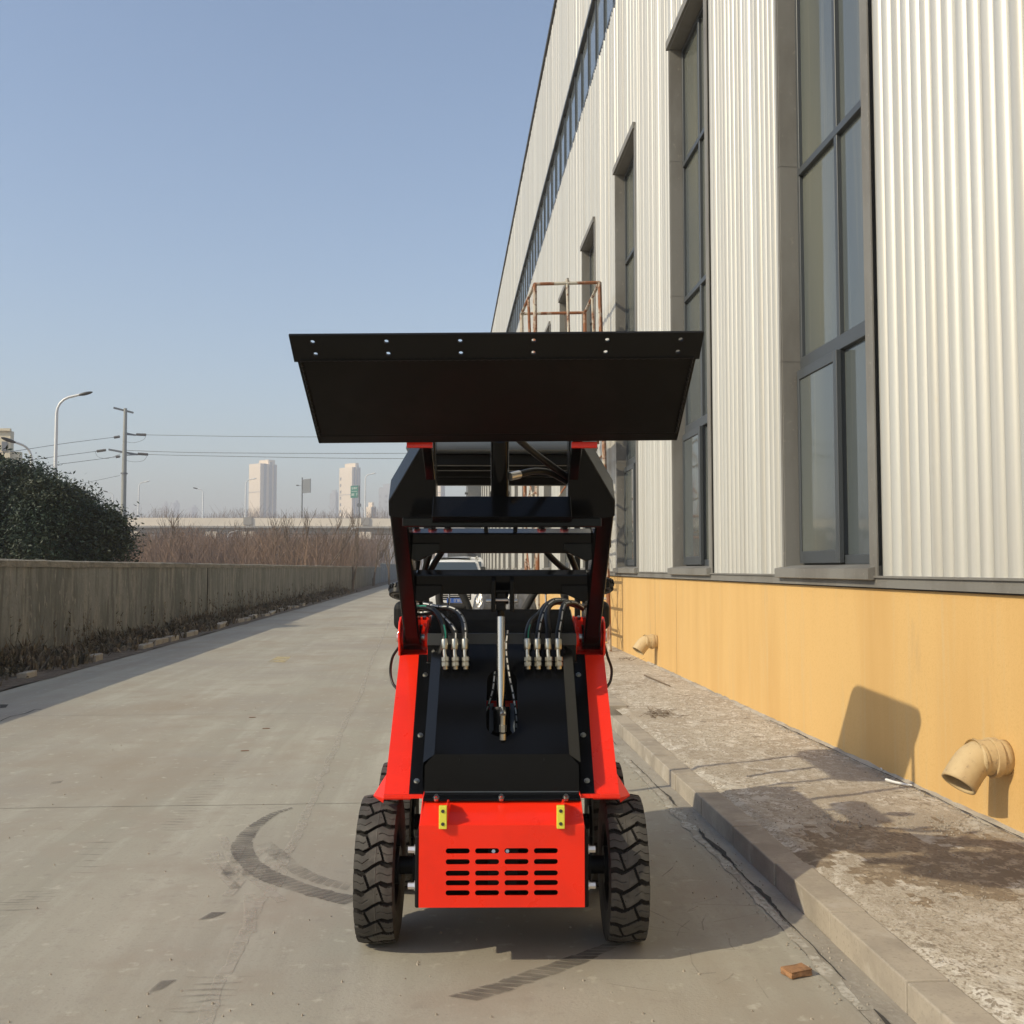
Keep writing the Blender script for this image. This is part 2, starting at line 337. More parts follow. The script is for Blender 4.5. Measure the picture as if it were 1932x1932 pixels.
# ladders of faint cross scuffs left by turning tyres
for (x0, y0, x1, y1, n, wd) in ((1090, 80, 800, 420, 26, .22), (480, 465, 380, 640, 6, .2), (180, 700, 40, 800, 8, .25), (1060, 1110, 900, 1300, 7, .25)):
    rd.mi = 4
    for k in range(n):
        f = k / n; c = D(x0 + (x1 - x0) * f + rnd.uniform(-25, 25), y0 + (y1 - y0) * f)
        ww = wd * rnd.uniform(.5, 1.1); strip(rd, [c + Vector((-ww / 2, rnd.uniform(-.02, .02), 0)), c, c + Vector((ww / 2, rnd.uniform(-.02, .02), 0))], [.004, .016, .003], .003)
# far sweeps across the road
for (yy, bend) in ((24.5, .5), (26.2, .9), (21.4, .3)):
    rd.mi = 4; strip(rd, [(-2.6 + k * .45, yy + bend * math.sin(k * .32)) for k in range(8)], .12, .003)
# yellow patch
rd.mi = 5; c = [gnd(523, 1239), gnd(550, 1238), gnd(538, 1250), gnd(504, 1250)]
rd.add([(p.x, p.y, .002) for p in c], [(0, 1, 2, 3)])
# dark longitudinal scratches in the shade at the right
rd.mi = 4
for k in range(26):
    a = gnd(rnd.uniform(1240, 1480), rnd.uniform(1570, 1900)); an = rnd.uniform(0, 3.14); ln = rnd.uniform(.08, .3)
    dv = Vector((math.cos(an), math.sin(an), 0)) * ln
    if (a + dv).x < RX1 and a.x < RX1: strip(rd, [a, a + dv * .5 + Vector((rnd.uniform(-.015, .015), 0, 0)), a + dv], .005, .003)
rd.mi = 6
cr = [gnd(0, 1361), gnd(20, 1352), gnd(45, 1347), gnd(66, 1339), gnd(78, 1339)]
strip(rd, smoothpath(cr, 3), .014, .002, .004)
rd.add([tuple(gnd(x, y, .002)) for x, y in ((0, 1329), (16, 1329), (11, 1335), (0, 1336))], [(0, 1, 2, 3)])
tag(rd.build('road', [M['road'], M['joint'], M['pale'], M['skid'], M['skidlight'], M['yellowpatch'], M['crackdark']]), kind='structure')

# ---- gutter strip between road slab and kerb, with its broken joint
gu = MB(); KX0, KX1 = 1.505, 1.652
gu.add([(RX1, -6, .002), (KX0, -6, .002), (KX0, 60, .002), (RX1, 60, .002)], [(0, 1, 2, 3)])
gu.mi = 1; cp = [(1.375 + .022 * noise.noise(Vector((y * 1.9, 3, 0))) + .008 * noise.noise(Vector((y * 9, 1, 0))), y) for y in [1.2 + .06 * k for k in range(150)]]
for a, b in ((0, 31), (36, 58), (61, 92), (99, 150)):
    strip(gu, cp[a:b], [.028 + .075 * abs(noise.noise(Vector((k * .23, 5, 0)))) for k in range(a, b)], .0035, .009)
gu.mi = 2
for a, b, wb in ((63, 76, .035), (52, 60, .022), (84, 92, .018), (30, 37, .028)):
    strip(gu, [(p[0] + .035 + .02 * noise.noise(Vector((p[1] * 11, 3, 0))), p[1]) for p in cp[a:b]], [.004 + wb * math.sin(math.pi * k / (b - a - 1)) * (.5 + abs(noise.noise(Vector((k * .9, 2, 0))))) for k in range(b - a)], .0065, .002)
for a, b in ((4, 26), (40, 75), (90, 110), (120, 145)):
    strip(gu, [(p[0] + .03 + .008 * noise.noise(Vector((p[1] * 14, 9, 0))), p[1]) for p in cp[a:b]], [.004 + .012 * abs(noise.noise(Vector((k * .4, 8, 0)))) for k in range(a, b)], .007, .001)
tag(gu.build('gutter', [M['gutter'], M['roadpale'], M['crackdark']]), kind='structure')

# ---- kerb blocks
kb = MB(); y = -.03
while y < 8.9:
    j = rnd.uniform(-.004, .004); dz = rnd.uniform(-.002, .002)
    kb.box(KX0 + j, KX1 + j, y + .004, y + .667, -.05, .106 + dz); y += .671
y = 9.85
while y < 60:
    kb.box(KX0 - .05, KX1 + .10, y + .004, y + .667, -.05, .132); y += .671
tag(kb.build('kerb', M['kerb'], bevel=.006), kind='structure')

# ---- pavement behind the kerb: rough broken sheet up to the factory wall
WX = 2.89
pv = MB(); xs = [KX1 - .01 + (WX + .05 - KX1 + .01) * i / 40 for i in range(41)]; yv = [1.0 + .045 * i for i in range(220)] + [11.0 + .4 * i for i in range(125)]
def ph(x, y):
    near = 1 if y < 14 else .5
    h = .108 + .010 * noise.noise(Vector((x * 3, y * 2, 0))) * near + .006 * noise.noise(Vector((x * 14, y * 11, 4))) * near
    if y < 8: h += .003 * max(0, noise.noise(Vector((x * 34, y * 30, 9))))
    return h - (.012 if x < KX1 + .03 else 0)
for yy in yv:
    pass
pv.add([(x, yy, ph(x, yy)) for yy in yv for x in xs], [(r * 41 + i, r * 41 + i + 1, (r + 1) * 41 + i + 1, (r + 1) * 41 + i) for r in range(len(yv) - 1) for i in range(40)])
for k, f in enumerate(pv.f):                       # brown damp stain on the pavement
    p = pv.v[f[0]]; d = Vector(((p[0] - 2.2) / .62, (p[1] - 4.75) / .72)); q = d.length + .70 * noise.noise(Vector((p[0] * 4, p[1] * 3, 2))) + .2 * noise.noise(Vector((p[0] * 15, p[1] * 12, 2)))
    if q < .80 + .25 * noise.noise(Vector((p[0] * 40, p[1] * 30, 5))): pv.m[k] = 1
pv.mi = 0; pv.add([(KX1 - .01, -6, .1), (WX + .05, -6, .1), (WX + .05, 1, .1), (KX1 - .01, 1, .1)], [(0, 1, 2, 3)])
tag(pv.build('pavement', [M['pave'], M['stain']], smooth=True), kind='structure')
# ---- verge on the far side of the road, rear yard
vg = MB()
vg.add([(RX0 + .15 * noise.noise(Vector((y * .8, 0, 0))), y, .008) for y in range(-10, 130)] + [(-6.45, y, .03) for y in range(-10, 130)], [(i, i + 1, 140 + i + 1, 140 + i) for i in range(139)])
tag(vg.build('verge', M['dirt']), kind='structure')
yd = MB(); yd.add([(1.25, 59.9, -.004), (8, 59.9, -.004), (8, 130, -.004), (1.25, 130, -.004)], [(0, 1, 2, 3)])

# ================================================================== FACTORY BUILDING
fb = empty('factory_building', (WX, 38, 0), 0, 'long cream corrugated metal factory hall on an ochre base wall, along the road', 'building')
FO = (WX, 38, 0)
BY0, BY1, ROOF = -9.0, 82.0, 16.3
WIN0, WPER, WWID = 6.74, 4.22, 1.76
Z_SILL, Z_TOP, S0, S1 = 1.46, 8.15, 11.15, 12.62
wins = [(WIN0 + WPER * k, WIN0 + WPER * k + WWID) for k in range(-3, 18)]
# yellow base
b = MB(); b.box(WX, WX + .4, BY0, BY1, -.05, 1.318)
b.build('base_wall', M['yellow'], fb, off=FO)
b = MB(); b.box(WX - .035, WX + .4, BY0, BY1, 1.322, 1.395); b.box(WX - .05, WX + .02, BY0, BY1, 1.386, 1.40)
b.build('flashing', M['flash'], fb, off=FO)
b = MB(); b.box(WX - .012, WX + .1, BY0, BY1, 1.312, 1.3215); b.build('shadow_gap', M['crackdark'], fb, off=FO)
for yq in (12.7, 14.0, 18.3, 22.6):
    b = MB(); b.tube([(WX + .001, yq + .01 * noise.noise(Vector((yq, z_ * 6, 0))), z_) for z_ in [.12 + .1 * k for k in range(13)]], .0045, 4); b.build('wall_crack', M['wallcrack'], fb, off=FO)
# ribbed cladding
cl = MB(); PR = [(0, 0), (.03, 0), (.08, .017), (.17, .031), (.32, .042), (.5, .046), (.68, .042), (.83, .031), (.92, .017), (.97, 0), (1, 0)]
pitch = .137; nr = int((BY1 - BY0) / pitch)
for k in range(nr):
    y0 = BY0 + k * pitch
    jd = 1 + rnd.uniform(-.22, .10); jt = rnd.uniform(-.10, .10)
    pts = [(y0 + f * pitch, WX + .024 - d * jd - (d * (f - .5) * jt)) for f, d in PR]
    if y0 > 40: pts = [pts[0], pts[2], pts[4], pts[6], pts[8], pts[10]]
    def put(pp_, z0, z1):
        n = len(pp_); cl.add([(x, y, z0) for y, x in pp_] + [(x, y, z1) for y, x in pp_], [(i, i + 1, n + i + 1, n + i) for i in range(n - 1)])
    put(pts, S1, ROOF)
    hit = [(a - .10, b_ + .02) for a, b_ in wins if y0 + pitch > a - .10 and y0 < b_ + .02]
    if not hit: put(pts, 1.40, S0)
    else:
        put(pts, Z_TOP + .03, S0); a, b_ = hit[0]
        lo = [p for p in pts if p[0] < a]; hi_ = [p for p in pts if p[0] > b_]
        if len(lo) > 0: lo.append((a, lo[-1][1])); put(lo, 1.40, Z_TOP + .03)
        if len(hi_) > 0: hi_.insert(0, (b_, hi_[0][1])); put(hi_, 1.40, Z_TOP + .03)
# far gable and back faces
cl.add([(WX, BY1, 0), (WX + 30, BY1, 0), (WX + 30, BY1, ROOF), (WX, BY1, ROOF)], [(0, 1, 2, 3)])
cl.add([(WX, BY0, 0), (WX + 30, BY0, 0), (WX + 30, BY0, ROOF), (WX, BY0, ROOF)], [(0, 1, 2, 3)])
o = cl.build('cladding', M['clad'], fb, off=FO, smooth=True)
b = MB(); b.box(WX - .07, WX + 30, BY0 - .05, BY1 + .05, ROOF, ROOF + .12); b.build('roof', M['roofedge'], fb, off=FO)
b = MB(); b.box(WX + .35, WX + .5, BY0, BY1, 1.4, ROOF - .01); b.build('inner_wall', M['roofedge'], fb, off=FO)
# strip window under the roof
st = MB(); st.box(WX + .035, WX + .06, BY0, BY1, S0 + .02, S1 - .02)
sw = st.build('strip_window', M['stripglass'], fb, off=FO)
fr = MB(); fr.box(WX - .02, WX + .10, BY0, BY1, S0 - .02, S0 + .05); fr.box(WX - .045, WX + .10, BY0, BY1, S1 - .03, S1 + .05)
y = BY0
while y < BY1: fr.box(WX + .005, WX + .07, y - .03, y + .03, S0 + .05, S1 - .03); y += 1.05
fr.build('frame', M['alu'], sw, off=FO)
# tall windows, one built and copied
def make_window():
    W = WWID; w_ = MB(); X0 = .16                     # local: x into wall, y along, z up from sill
    H = Z_TOP - Z_SILL
    s_ = MB()
    s_.box(-.021, X0 + .06, W - .012, W + .03, -.0, H)        # far jamb lining
    s_.box(-.03, X0 + .06, -.03, .012, -.0, H)               # near jamb lining
    s_.box(-.030, -.022, W + .002, W + .045, -.06, H + .03); s_.box(-.036, -.026, -.125, -.002, -.06, H + .03); s_.box(-.022, X0, -.018, -.002, -.06, H + .03)
    s_.box(-.03, X0 + .06, .012, W - .012, H - .02, H + .03)
    s_.box(-.062, -.01, -.06, W + .06, H + .0, H + .10)
    for zj in (1.75, 3.45, 5.2): s_.box(-.032, -.020, W - .001, W + .047, zj, zj + .006); s_.box(-.033, X0, W - .0145, W - .0115, zj, zj + .006)
    surround = s_.build('window', M['flash'])
    f = MB(); x0, x1 = X0 - .03, X0 + .035
    f.box(x0, x1, .012, .06, 0.02, H - .02); f.box(x0, x1, W - .06, W - .012, 0.02, H - .02)
    f.box(x0, x1, .06, W - .06, 0.02, .09); f.box(x0, x1, .06, W - .06, H - .08, H - .02)
    for z, t in ((1.72, .055), (3.38, .03), (5.13, .03)): f.box(x0 - .008, x1, .06, W - .06, z - t, z + t)
    f.box(x0 - .004, x1, W / 2 - .03, W / 2 + .03, .09, H - .08)
    # sliding sash proud of the fixed light
    f.box(x0 - .045, x0 - .006, W / 2 - .05, W / 2 + .02, .03, 1.66); f.box(x0 - .045, x0 - .006, W - .1, W - .055, .03, 1.66)
    f.box(x0 - .045, x0 - .006, W / 2 + .02, W - .1, .03, .13); f.box(x0 - .045, x0 - .006, W / 2 + .02, W - .1, 1.58, 1.66)
    f.build('frame', M['alu'], surround, bevel=.003, seg=1)
    p_ = MB(); p_.box(X0 + .002, X0 + .012, .06, W - .06, .09, H - .08); p_.box(X0 - .062, X0 - .056, W / 2 + .02, W - .1, .13, 1.58)
    p_.build('pane', M['glass'], surround)
    sl_ = MB(); sl_.prism([(-.085, -.012), (-.085, -.085), (-.06, -.09), (.1, -.05), (.16, .02), (0.02, .01)], -.09, W + .09, lambda a, b, t: (a, t, b))
    sl_.build('sill', M['flash'], surround)
    return surround
w0 = make_window()
for k, (a, b_) in enumerate(wins):
    o = w0 if k == 0 else copy_tree(w0)
    o.parent = fb; o.location = (0, a - 38, Z_SILL)
w0.parent = fb
# ochre elbow vents through the base wall
def make_elbow():
    r = .090; e = MB()
    path = smoothpath([(.0, 0, 0), (-.08, 0, 0), (-.13, -.0, 0), (-.172, -.003, -.018), (-.208, -.010, -.053), (-.24, -.018, -.092), (-.268, -.026, -.128)], 3)
    e.tube(path, r, 24, caps=False); 
    e.tube([(-.055, 0, 0), (-.052, 0, 0), (-.085, 0, 0), (-.088, 0, 0)], [r, r + .012, r + .012, r], 24, caps=False)
    e.tube([(-.145, 0, 0), (-.147, 0, 0), (-.162, -.003, -.002), (-.165, -.003, -.002)], [r, r + .007, r + .007, r], 24, caps=False)
    o = e.build('vent_pipe', M['pipe'], smooth=True)
    s_ = o.modifiers.new('s', 'SOLIDIFY'); s_.thickness = .012; s_.offset = -1
    h = MB(); d = (path[-1] - path[-2]).normalized(); h.cyl(path[-1] - d * .05, path[-1] - d * .045, r - .012, 24); h.build('opening', M['crackdark'], o)
    return o
M['pipe'] = mat('painted pipe', (.56, .42, .225), .65, noises=[(7, 5, (.50, .36, .19), .42, .62, A1), (28, 5, (.36, .26, .15), .6, .7, A1)], bump=(35, .35, .006))
M['crackdark'].use_nodes = True
e0 = make_elbow(); e0.parent = fb; e0.location = (0, 5.17 - 38, .475); e0.rotation_euler = (0, 0, 0)
e1 = copy_tree(e0, fb); e1.location = (0, 13.9 - 38, .45)

# ================================================================== MINI LOADER  (frame: y = metres ahead of the viewer along the machine axis)
MC = 4.4
ma = R(-3.17)
mx = empty('mini_loader', (math.sin(-ma) * MC, math.cos(ma) * MC, 0), ma, 'red and black compact loader, black bucket raised, parked on the road beside the kerb', 'loader')
MO = (0, MC, 0)
def mp(mb, name, m, parent=None, **kw):
    return mb.build(name, m, parent or mx, off=MO, **kw)
_cp, _sp = math.cos(PITCH), math.sin(PITCH)
def P(px, py, d):                                   # authoring helper: measured offset at distance d
    k = (966 - py) / 1932; h = d * (_sp + k * _cp) / (_cp - k * _sp); c = d * _cp + h * _sp
    return Vector(((px - 947) / 1932 * c, d, h + CAM_H))
# --- wheels
def tyre_mesh():
    RR, HW = .277, .0715; NS = 880; circ = 2 * math.pi * RR; NP = 24; Pp = circ / NP
    sec = []                                          # (x, r, tread u or None)
    for a, rr in ((-.054, .150), (-.068, .165), (-.073, .19), (-.0745, .225), (-.074, .25), (-.073, .259)): sec.append((a, rr, None))
    NT = 50
    for i in range(NT + 1):
        u = -1 + 2 * i / NT; sec.append((u * HW, RR - .006 * abs(u) ** 3, u))
    for a, rr in ((.073, .259), (.074, .25), (.0745, .225), (.073, .19), (.068, .165), (.054, .150)): sec.append((a, rr, None))
    zz = [(-1, 0), (-.8, 0), (-.55, .009), (0, -.018), (.36, -.031), (.5, -.029), (.75, -.021), (1, -.024)]
    def zig(u):
        for (a, sa), (b, sb) in zip(zz, zz[1:]):
            if u <= b: return sa + (sb - sa) * (u - a) / (b - a)
        return zz[-1][1]
    def depth(u, s):
        z = (s - zig(u)) / Pp; k = math.floor(z + .5); dd = abs(z - k) * Pp; dep = 0
        wide = .0080 if abs(u) > .42 else .0050
        dep = max(dep, min(1, max(0, (wide + .0012 - dd) / .0016)) * .014)
        fr_ = z - math.floor(z); row = int(math.floor(z)) % 2
        if row == 0: uc = -.46 + .30 * fr_
        else: uc = .24 + .34 * fr_
        dep = max(dep, min(1, max(0, (.052 - abs(u - uc)) / .016)) * .010)
        inner = (u > uc) if row == 0 else (u < uc)
        if .12 < abs(u) or inner:
            d2 = abs(fr_ - .5) * Pp
            if abs(u - uc) > .1 and (abs(u) > .2): dep = max(dep, min(1, max(0, (.0016 - d2) / .0009)) * .004)
        return dep
    vs = []; n = len(sec)
    for j in range(NS):
        th = 2 * math.pi * j / NS; s = th * RR; c, si = math.cos(th), math.sin(th)
        for (x, r, u) in sec:
            if u is not None:
                rr = r - depth(u, s)
                if abs(u - .12) < .03: rr += .0012
            else:
                rr = r
                if r > .24:
                    e = depth(-1 if x < 0 else 1, s); rr -= e * (r - .24) / .03; 
            vs.append((x, rr * c, rr * si))
    fs = [(j * n + i, j * n + i + 1, ((j + 1) % NS) * n + i + 1, ((j + 1) % NS) * n + i) for j in range(NS) for i in range(n - 1)]
    m_ = MB(); m_.add(vs, fs)
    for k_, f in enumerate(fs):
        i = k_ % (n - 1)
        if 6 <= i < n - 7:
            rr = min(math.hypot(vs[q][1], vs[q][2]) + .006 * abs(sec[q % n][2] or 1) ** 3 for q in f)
            if rr < RR - .006: m_.m[k_] = 1  # deep groove faces take the rubber with painted-in shade
    return m_
def make_wheel():
    root = bpy.data.objects.new('wheel', None); COL.objects.link(root)
    tyre_mesh().build('tyre', [M['rubber'], M['grooveshade']], root)
    r_ = MB()
    # rim: barrel and dished disc
    prof = [(-.062, .153), (-.066, .146), (-.05, .14), (-.03, .132), (-.028, .09), (-.035, .06), (-.035, .0)]
    def lathe(prof, n=36):
        return [[(x, r * math.cos(2 * math.pi * i / n), r * math.sin(2 * math.pi * i / n)) for i in range(n)] for x, r in prof]
    r_.rings(lathe([(-.056, .154), (-.060, .147), (-.05, .14), (-.02, .132), (-.015, .1), (-.02, .055), (-.022, .004)]), caps=False)
    r_.rings(lathe([(.056, .154), (.060, .147), (.05, .14), (.02, .134), (-.012, .13), (-.010, .1), (-.012, .055), (-.012, .004)]), caps=False)
    for k in range(5):
        a = 2 * math.pi * k / 5; r_.cyl((-.02, .055 * math.cos(a), .055 * math.sin(a)), (-.045, .055 * math.cos(a), .055 * math.sin(a)), .011, 6)
    r_.build('rim', M['blackmatt'], root, smooth=True)
    return root
W0 = make_wheel(); first = True
for (sx, yy, rot) in ((-1, 4.10, .3), (1, 4.10, 1.1), (-1, 4.79, 2.0), (1, 4.79, 2.6)):
    o = W0 if first else copy_tree(W0); first = False
    o.parent = mx; o.location = (sx * .4745, yy - MC, .2765); o.rotation_euler = Euler((rot, 0, 0 if sx < 0 else math.pi), 'XYZ')
# hubs / motors
for yy in (4.10, 4.79):
    for sx in (-1, 1):
        h = MB(); h.cyl((sx * .30, yy, .285), (sx * .44, yy, .285), .035, 16); h.cyl((sx * .315, yy, .285), (sx * .345, yy, .285), .075, 20); h.cyl((sx * .40, yy, .285), (sx * .43, yy, .285), .07, 20)
        mp(h, 'axle', M['blackmatt'], smooth=True)
# --- lower frame: nose plate with slots
def fr_front(d): return lambda v: Vector((v.x, d - v.z, v.y))
np_ = MB(); HWN = .296
holes = []
for cx in (-.1575, -.0525, .0525, .1575):
    for py in (1605.5, 1626, 1647.5, 1665.7, 1684.6):
        holes.append(rrect(cx, P(947, py, 3.72).z, .0855, .0192, .0092, 6))
vs, fs = plate([(-HWN, .243), (HWN, .243), (HWN, .532), (-HWN, .532)], holes, .006)
np_.add([(v.x, 3.723 - v.z, v.y) for v in vs], fs)
# sloping top of nose and side cheeks
def slopebox(mb, x0, x1, a, b, t):                    # plate from a=(y,z) to b=(y,z), thickness t below
    d = Vector((b[0] - a[0], b[1] - a[1])).normalized(); n = Vector((d.y, -d.x)) * t
    mb.prism([(a[0], a[1]), (b[0], b[1]), (b[0] + n.x, b[1] + n.y), (a[0] + n.x, a[1] + n.y)], x0, x1, lambda p, q, s: (s, p, q))
slopebox(np_, -HWN, HWN, (3.7195, .5325), (3.885, .5935), .006)
for sx in (-1, 1):
    np_.prism([(3.728, .243), (3.728, .53), (3.89, .605), (4.35, .605), (4.35, .243)], sx * HWN, sx * (HWN - .006), lambda p, q, s: (s, p, q))
np_.box(-HWN + .006, HWN - .006, 3.727, 3.80, .2425, .249)
mp(np_, 'front_plate', M['red'], bevel=.0035)
# dark things behind the grille
inn = MB(); inn.box(-.285, .285, 3.86, 4.3, .25, .56); inn.box(-.285, .285, 3.735, 3.87, .2495, .256); inn.cyl((-.2, 3.80, .40), (.2, 3.80, .40), .022, 12); inn.box(-.05, .06, 3.77, 3.85, .28, .47)
mp(inn, 'engine_block', M['blackmatt'], bevel=.01)
rv = MB()
for x in (-.03, .02): rv = MB(); rv.cyl((x, 3.75, P(947, 1606, 3.75).z), (x, 3.80, P(947, 1606, 3.8).z), .007, 6); mp(rv, 'drain_plug', M['zincw'])
for sx in (-1, 1):
    h = MB(); h.box(sx * .299, sx * .317, 3.80, 4.22, .215, .475); mp(h, 'mounting_plate', M['blackmatt'], bevel=.006)
    for z in (P(947, 1608, 3.8).z, P(947, 1677, 3.8).z):
        h = MB(); h.cyl((sx * .317, 3.84, z), (sx * .345, 3.84, z), .0125, 6); h.cyl((sx * .317, 3.84, z), (sx * .322, 3.84, z), .018, 14); mp(h, 'bolt', M['zincw'])
# yellow blocks with their red brackets
for sx in (-1, 1):
    h = MB(); h.box(sx * .21 - .014, sx * .21 + .014, 3.700, 3.722, .523, .603); o = mp(h, 'stop_block', M['lime'], bevel=.002)
    h = MB()
    for z in (.541, .586): h = MB(); h.cyl((sx * .21, 3.698, z), (sx * .21, 3.702, z), .0062, 14); mp(h, 'socket', M['crackdark'], o)
    h = MB(); h.box(sx * .21 - .013, sx * .21 + .013, 3.7225, 3.738, .505, .60); h.prism([(3.735, .535), (3.735, .605), (3.80, .605), (3.84, .585)], sx * .21 + .010, sx * .21 + .018, lambda p, q, s: (s, p, q))
    mp(h, 'block_bracket', M['red'], bevel=.003)
# --- black housing (raised hood) on the sloping frame
SL = (Vector((3.95, .600)), Vector((4.50, 1.070)))      # slope line of the side strips
sd = (SL[1] - SL[0]).normalized(); sn = Vector((-sd.y, sd.x))          # along, outward normal (y,z)
def onsl(t, h, x): p = SL[0] + sd * t + sn * h; return (x, p.x, p.y)
Ls = (SL[1] - SL[0]).length
# side strips (red) : channel from nose up to pivots
for sx in (-1, 1):
    h = MB()
    a = SL[0]; b_ = SL[1]
    for (x0, x1) in ((.345, .446),):
        p = [onsl(-.03, 0, sx * x0), onsl(-.03, 0, sx * x1), onsl(Ls, 0, sx * x1), onsl(Ls, 0, sx * x0)]
        q = [onsl(-.03, -.008, sx * x0), onsl(-.03, -.008, sx * x1), onsl(Ls, -.008, sx * x1), onsl(Ls, -.008, sx * x0)]
        h.add(p + q, [(0, 1, 2, 3), (7, 6, 5, 4), (0, 4, 5, 1), (1, 5, 6, 2), (2, 6, 7, 3), (3, 7, 4, 0)])
    # outer cheek down from the strip
    p = [onsl(-.03, -.001, sx * .446), onsl(Ls, -.001, sx * .446), (sx * .446, 4.95, 1.069), (sx * .446, 4.95, .60)]
    q = [(v[0] - sx * .008, v[1], v[2]) for v in p]
    h.add(p + q, [(0, 1, 2, 3), (7, 6, 5, 4), (0, 4, 5, 1), (1, 5, 6, 2), (2, 6, 7, 3), (3, 7, 4, 0)])
    # bottom lip and flared fender tip
    h.box(sx * .30, sx * .446, 3.915, 3.93, .583, .597) if sx > 0 else h.box(-.446, -.30, 3.915, 3.93, .583, .597)
    h.add([onsl(-.03, .001, sx * .4455), onsl(.085, .001, sx * .4455), onsl(.012, -.035, sx * .492), onsl(-.03, -.02, sx * .45),
           onsl(-.03, -.007, sx * .4455), onsl(.085, -.007, sx * .4455), onsl(.012, -.043, sx * .492), onsl(-.03, -.028, sx * .45)],
          [(0, 1, 2), (0, 2, 3), (4, 6, 5), (4, 7, 6), (1, 5, 6, 2), (2, 6, 7, 3), (0, 3, 7, 4), (0, 4, 5, 1)])
    mp(h, 'side_frame', M['red'], bevel=.006, seg=3)
    # black bolted flange
    h = MB()
    p = [onsl(-.02, .0025, sx * .262), onsl(-.02, .0025, sx * .352), onsl(Ls, .0025, sx * .362), onsl(Ls, .0025, sx * .262)]
    q = [onsl(-.02, .0065, sx * .262), onsl(-.02, .0065, sx * .352), onsl(Ls, .0065, sx * .362), onsl(Ls, .0065, sx * .262)]
    h.add(p + q, [(0, 1, 2, 3), (7, 6, 5, 4), (0, 4, 5, 1), (1, 5, 6, 2), (2, 6, 7, 3), (3, 7, 4, 0)])
    mp(h, 'flange', M['black'])
    for t in (.045, .27, .60):
        h = MB(); c = Vector(onsl(t, .006, sx * .327)); c2 = Vector(onsl(t, .016, sx * .327)); c1 = Vector(onsl(t, .009, sx * .327))
        h.cyl(c, c1, .0115, 14); h.cyl(c1, c2, .0075, 6); mp(h, 'bolt', M['zinc'])
# raised panel with stadium slot
RH = .118
A = Vector((3.93, .745)); B = Vector((4.38, 1.127)); bd = (B - A).normalized(); bn = Vector((-bd.y, bd.x)); BL = (B - A).length
def onp(x, t, h): p = A + bd * t + bn * h; return (x, p.x, p.y)
def t_of(py):                                         # panel parameter seen at image row py
    lo, hi = -.1, .8
    for _ in range(40):
        m_ = (lo + hi) / 2; q = onp(0, m_, 0)
        zz = P(947, py, q[1]).z
        if q[2] < zz: lo = m_
        else: hi = m_
    return m_
t0_, t1_ = t_of(1390), t_of(1263)
slot = rrect(0, (t0_ + t1_) / 2, .122, t1_ - t0_, .060, 10)
vs, fs = plate([(-.256, 0), (.256, 0), (.256, BL), (-.256, BL)], [slot], .004)
hp = MB(); hp.add([onp(v.x, v.y, v.z - .002) for v in vs], fs)
mp(hp, 'hood_panel', M['black'])
h = MB()
for sx in (-1, 1):                                    # chamfer faces
    c0_, c1_ = onp(sx * .256, 0, -.001), onp(sx * .256, BL, -.001); d0_, d1_ = onp(sx * .300, -.01, -.036), onp(sx * .300, BL, -.036)
    h.add([c0_, c1_, d1_, d0_], [(0, 1, 2, 3)]); h.add([d0_, d1_, onsl(Ls - .02, .004, sx * .301), onsl(.01, .004, sx * .301)], [(0, 1, 2, 3)])
# dark end face with clipped corners
e_ = [(-.292, .600), (.292, .600), (.292, .705), (.256, .745), (-.256, .745), (-.292, .705)]
h.add([(x, 3.918 + (z - .612) * .09, z) for x, z in e_], [tuple(range(6))])
h.prism([(3.917, .605), (3.846, .5975), (3.846, .588), (3.922, .596)], -.292, .292, lambda p, q, s: (s, p, q))
mp(h, 'hood_side', M['black'], bevel=.002)
h = MB(); h.box(-.290, .290, 3.911, 3.916, .6065, .6095); mp(h, 'hood_lip', M['canopy'])
for px in (823.5, 946, 1068):
    h = MB(); c = P(px, 1508, 3.853); h.cyl(c, c + Vector((0, -.005, .009)), .0115, 14); h.cyl(c + Vector((0, -.005, .009)), c + Vector((0, -.009, .018)), .0075, 6); mp(h, 'bolt', M['zinc'])
# inside of the slot : dark well
h = MB(); h.add([onp(-.2, -.02, -.26), onp(.2, -.02, -.26), onp(.2, BL + .05, -.26), onp(-.2, BL + .05, -.26)], [(0, 1, 2, 3)])
for sx in (-1, 1): h.add([onp(sx * .16, -.02, -.006), onp(sx * .16, -.02, -.26), onp(sx * .16, BL, -.26), onp(sx * .16, BL, -.006)], [(0, 1, 2, 3)])
mp(h, 'well', M['blackmatt'])
h = MB(); h.box(-.12, .12, 4.40, 4.415, .85, .885); mp(h, 'inner_brace', M['red'])
h = MB(); 
for sx in (-1, 1): h.add([(sx * .052, 4.13, .78), (sx * .034, 4.16, .80), (sx * .034, 4.22, .90), (sx * .05, 4.2, .90)], [(0, 1, 2, 3)])
mp(h, 'guide_rail', M['canopy'])
# header bands and deck
h = MB()
h.box(-.318, .318, 4.385, 4.40, 1.122, 1.172)
mp(h, 'header_band', M['headerg'], bevel=.002)
h = MB(); h.prism([(4.42, 1.172), (4.74, 1.262), (4.74, 1.20), (4.42, 1.06)], -.318, .318, lambda p, q, s: (s, p, q))
h.box(-.318, .318, 4.40, 4.44, 1.05, 1.166)
mp(h, 'deck', M['black'], bevel=.004)
for px in (801, 1092):
    h = MB(); c = P(px, 1168, 4.62); h.cyl(c, c + Vector((0, -.006, .012)), .009, 8); mp(h, 'bolt', M['zinc'])
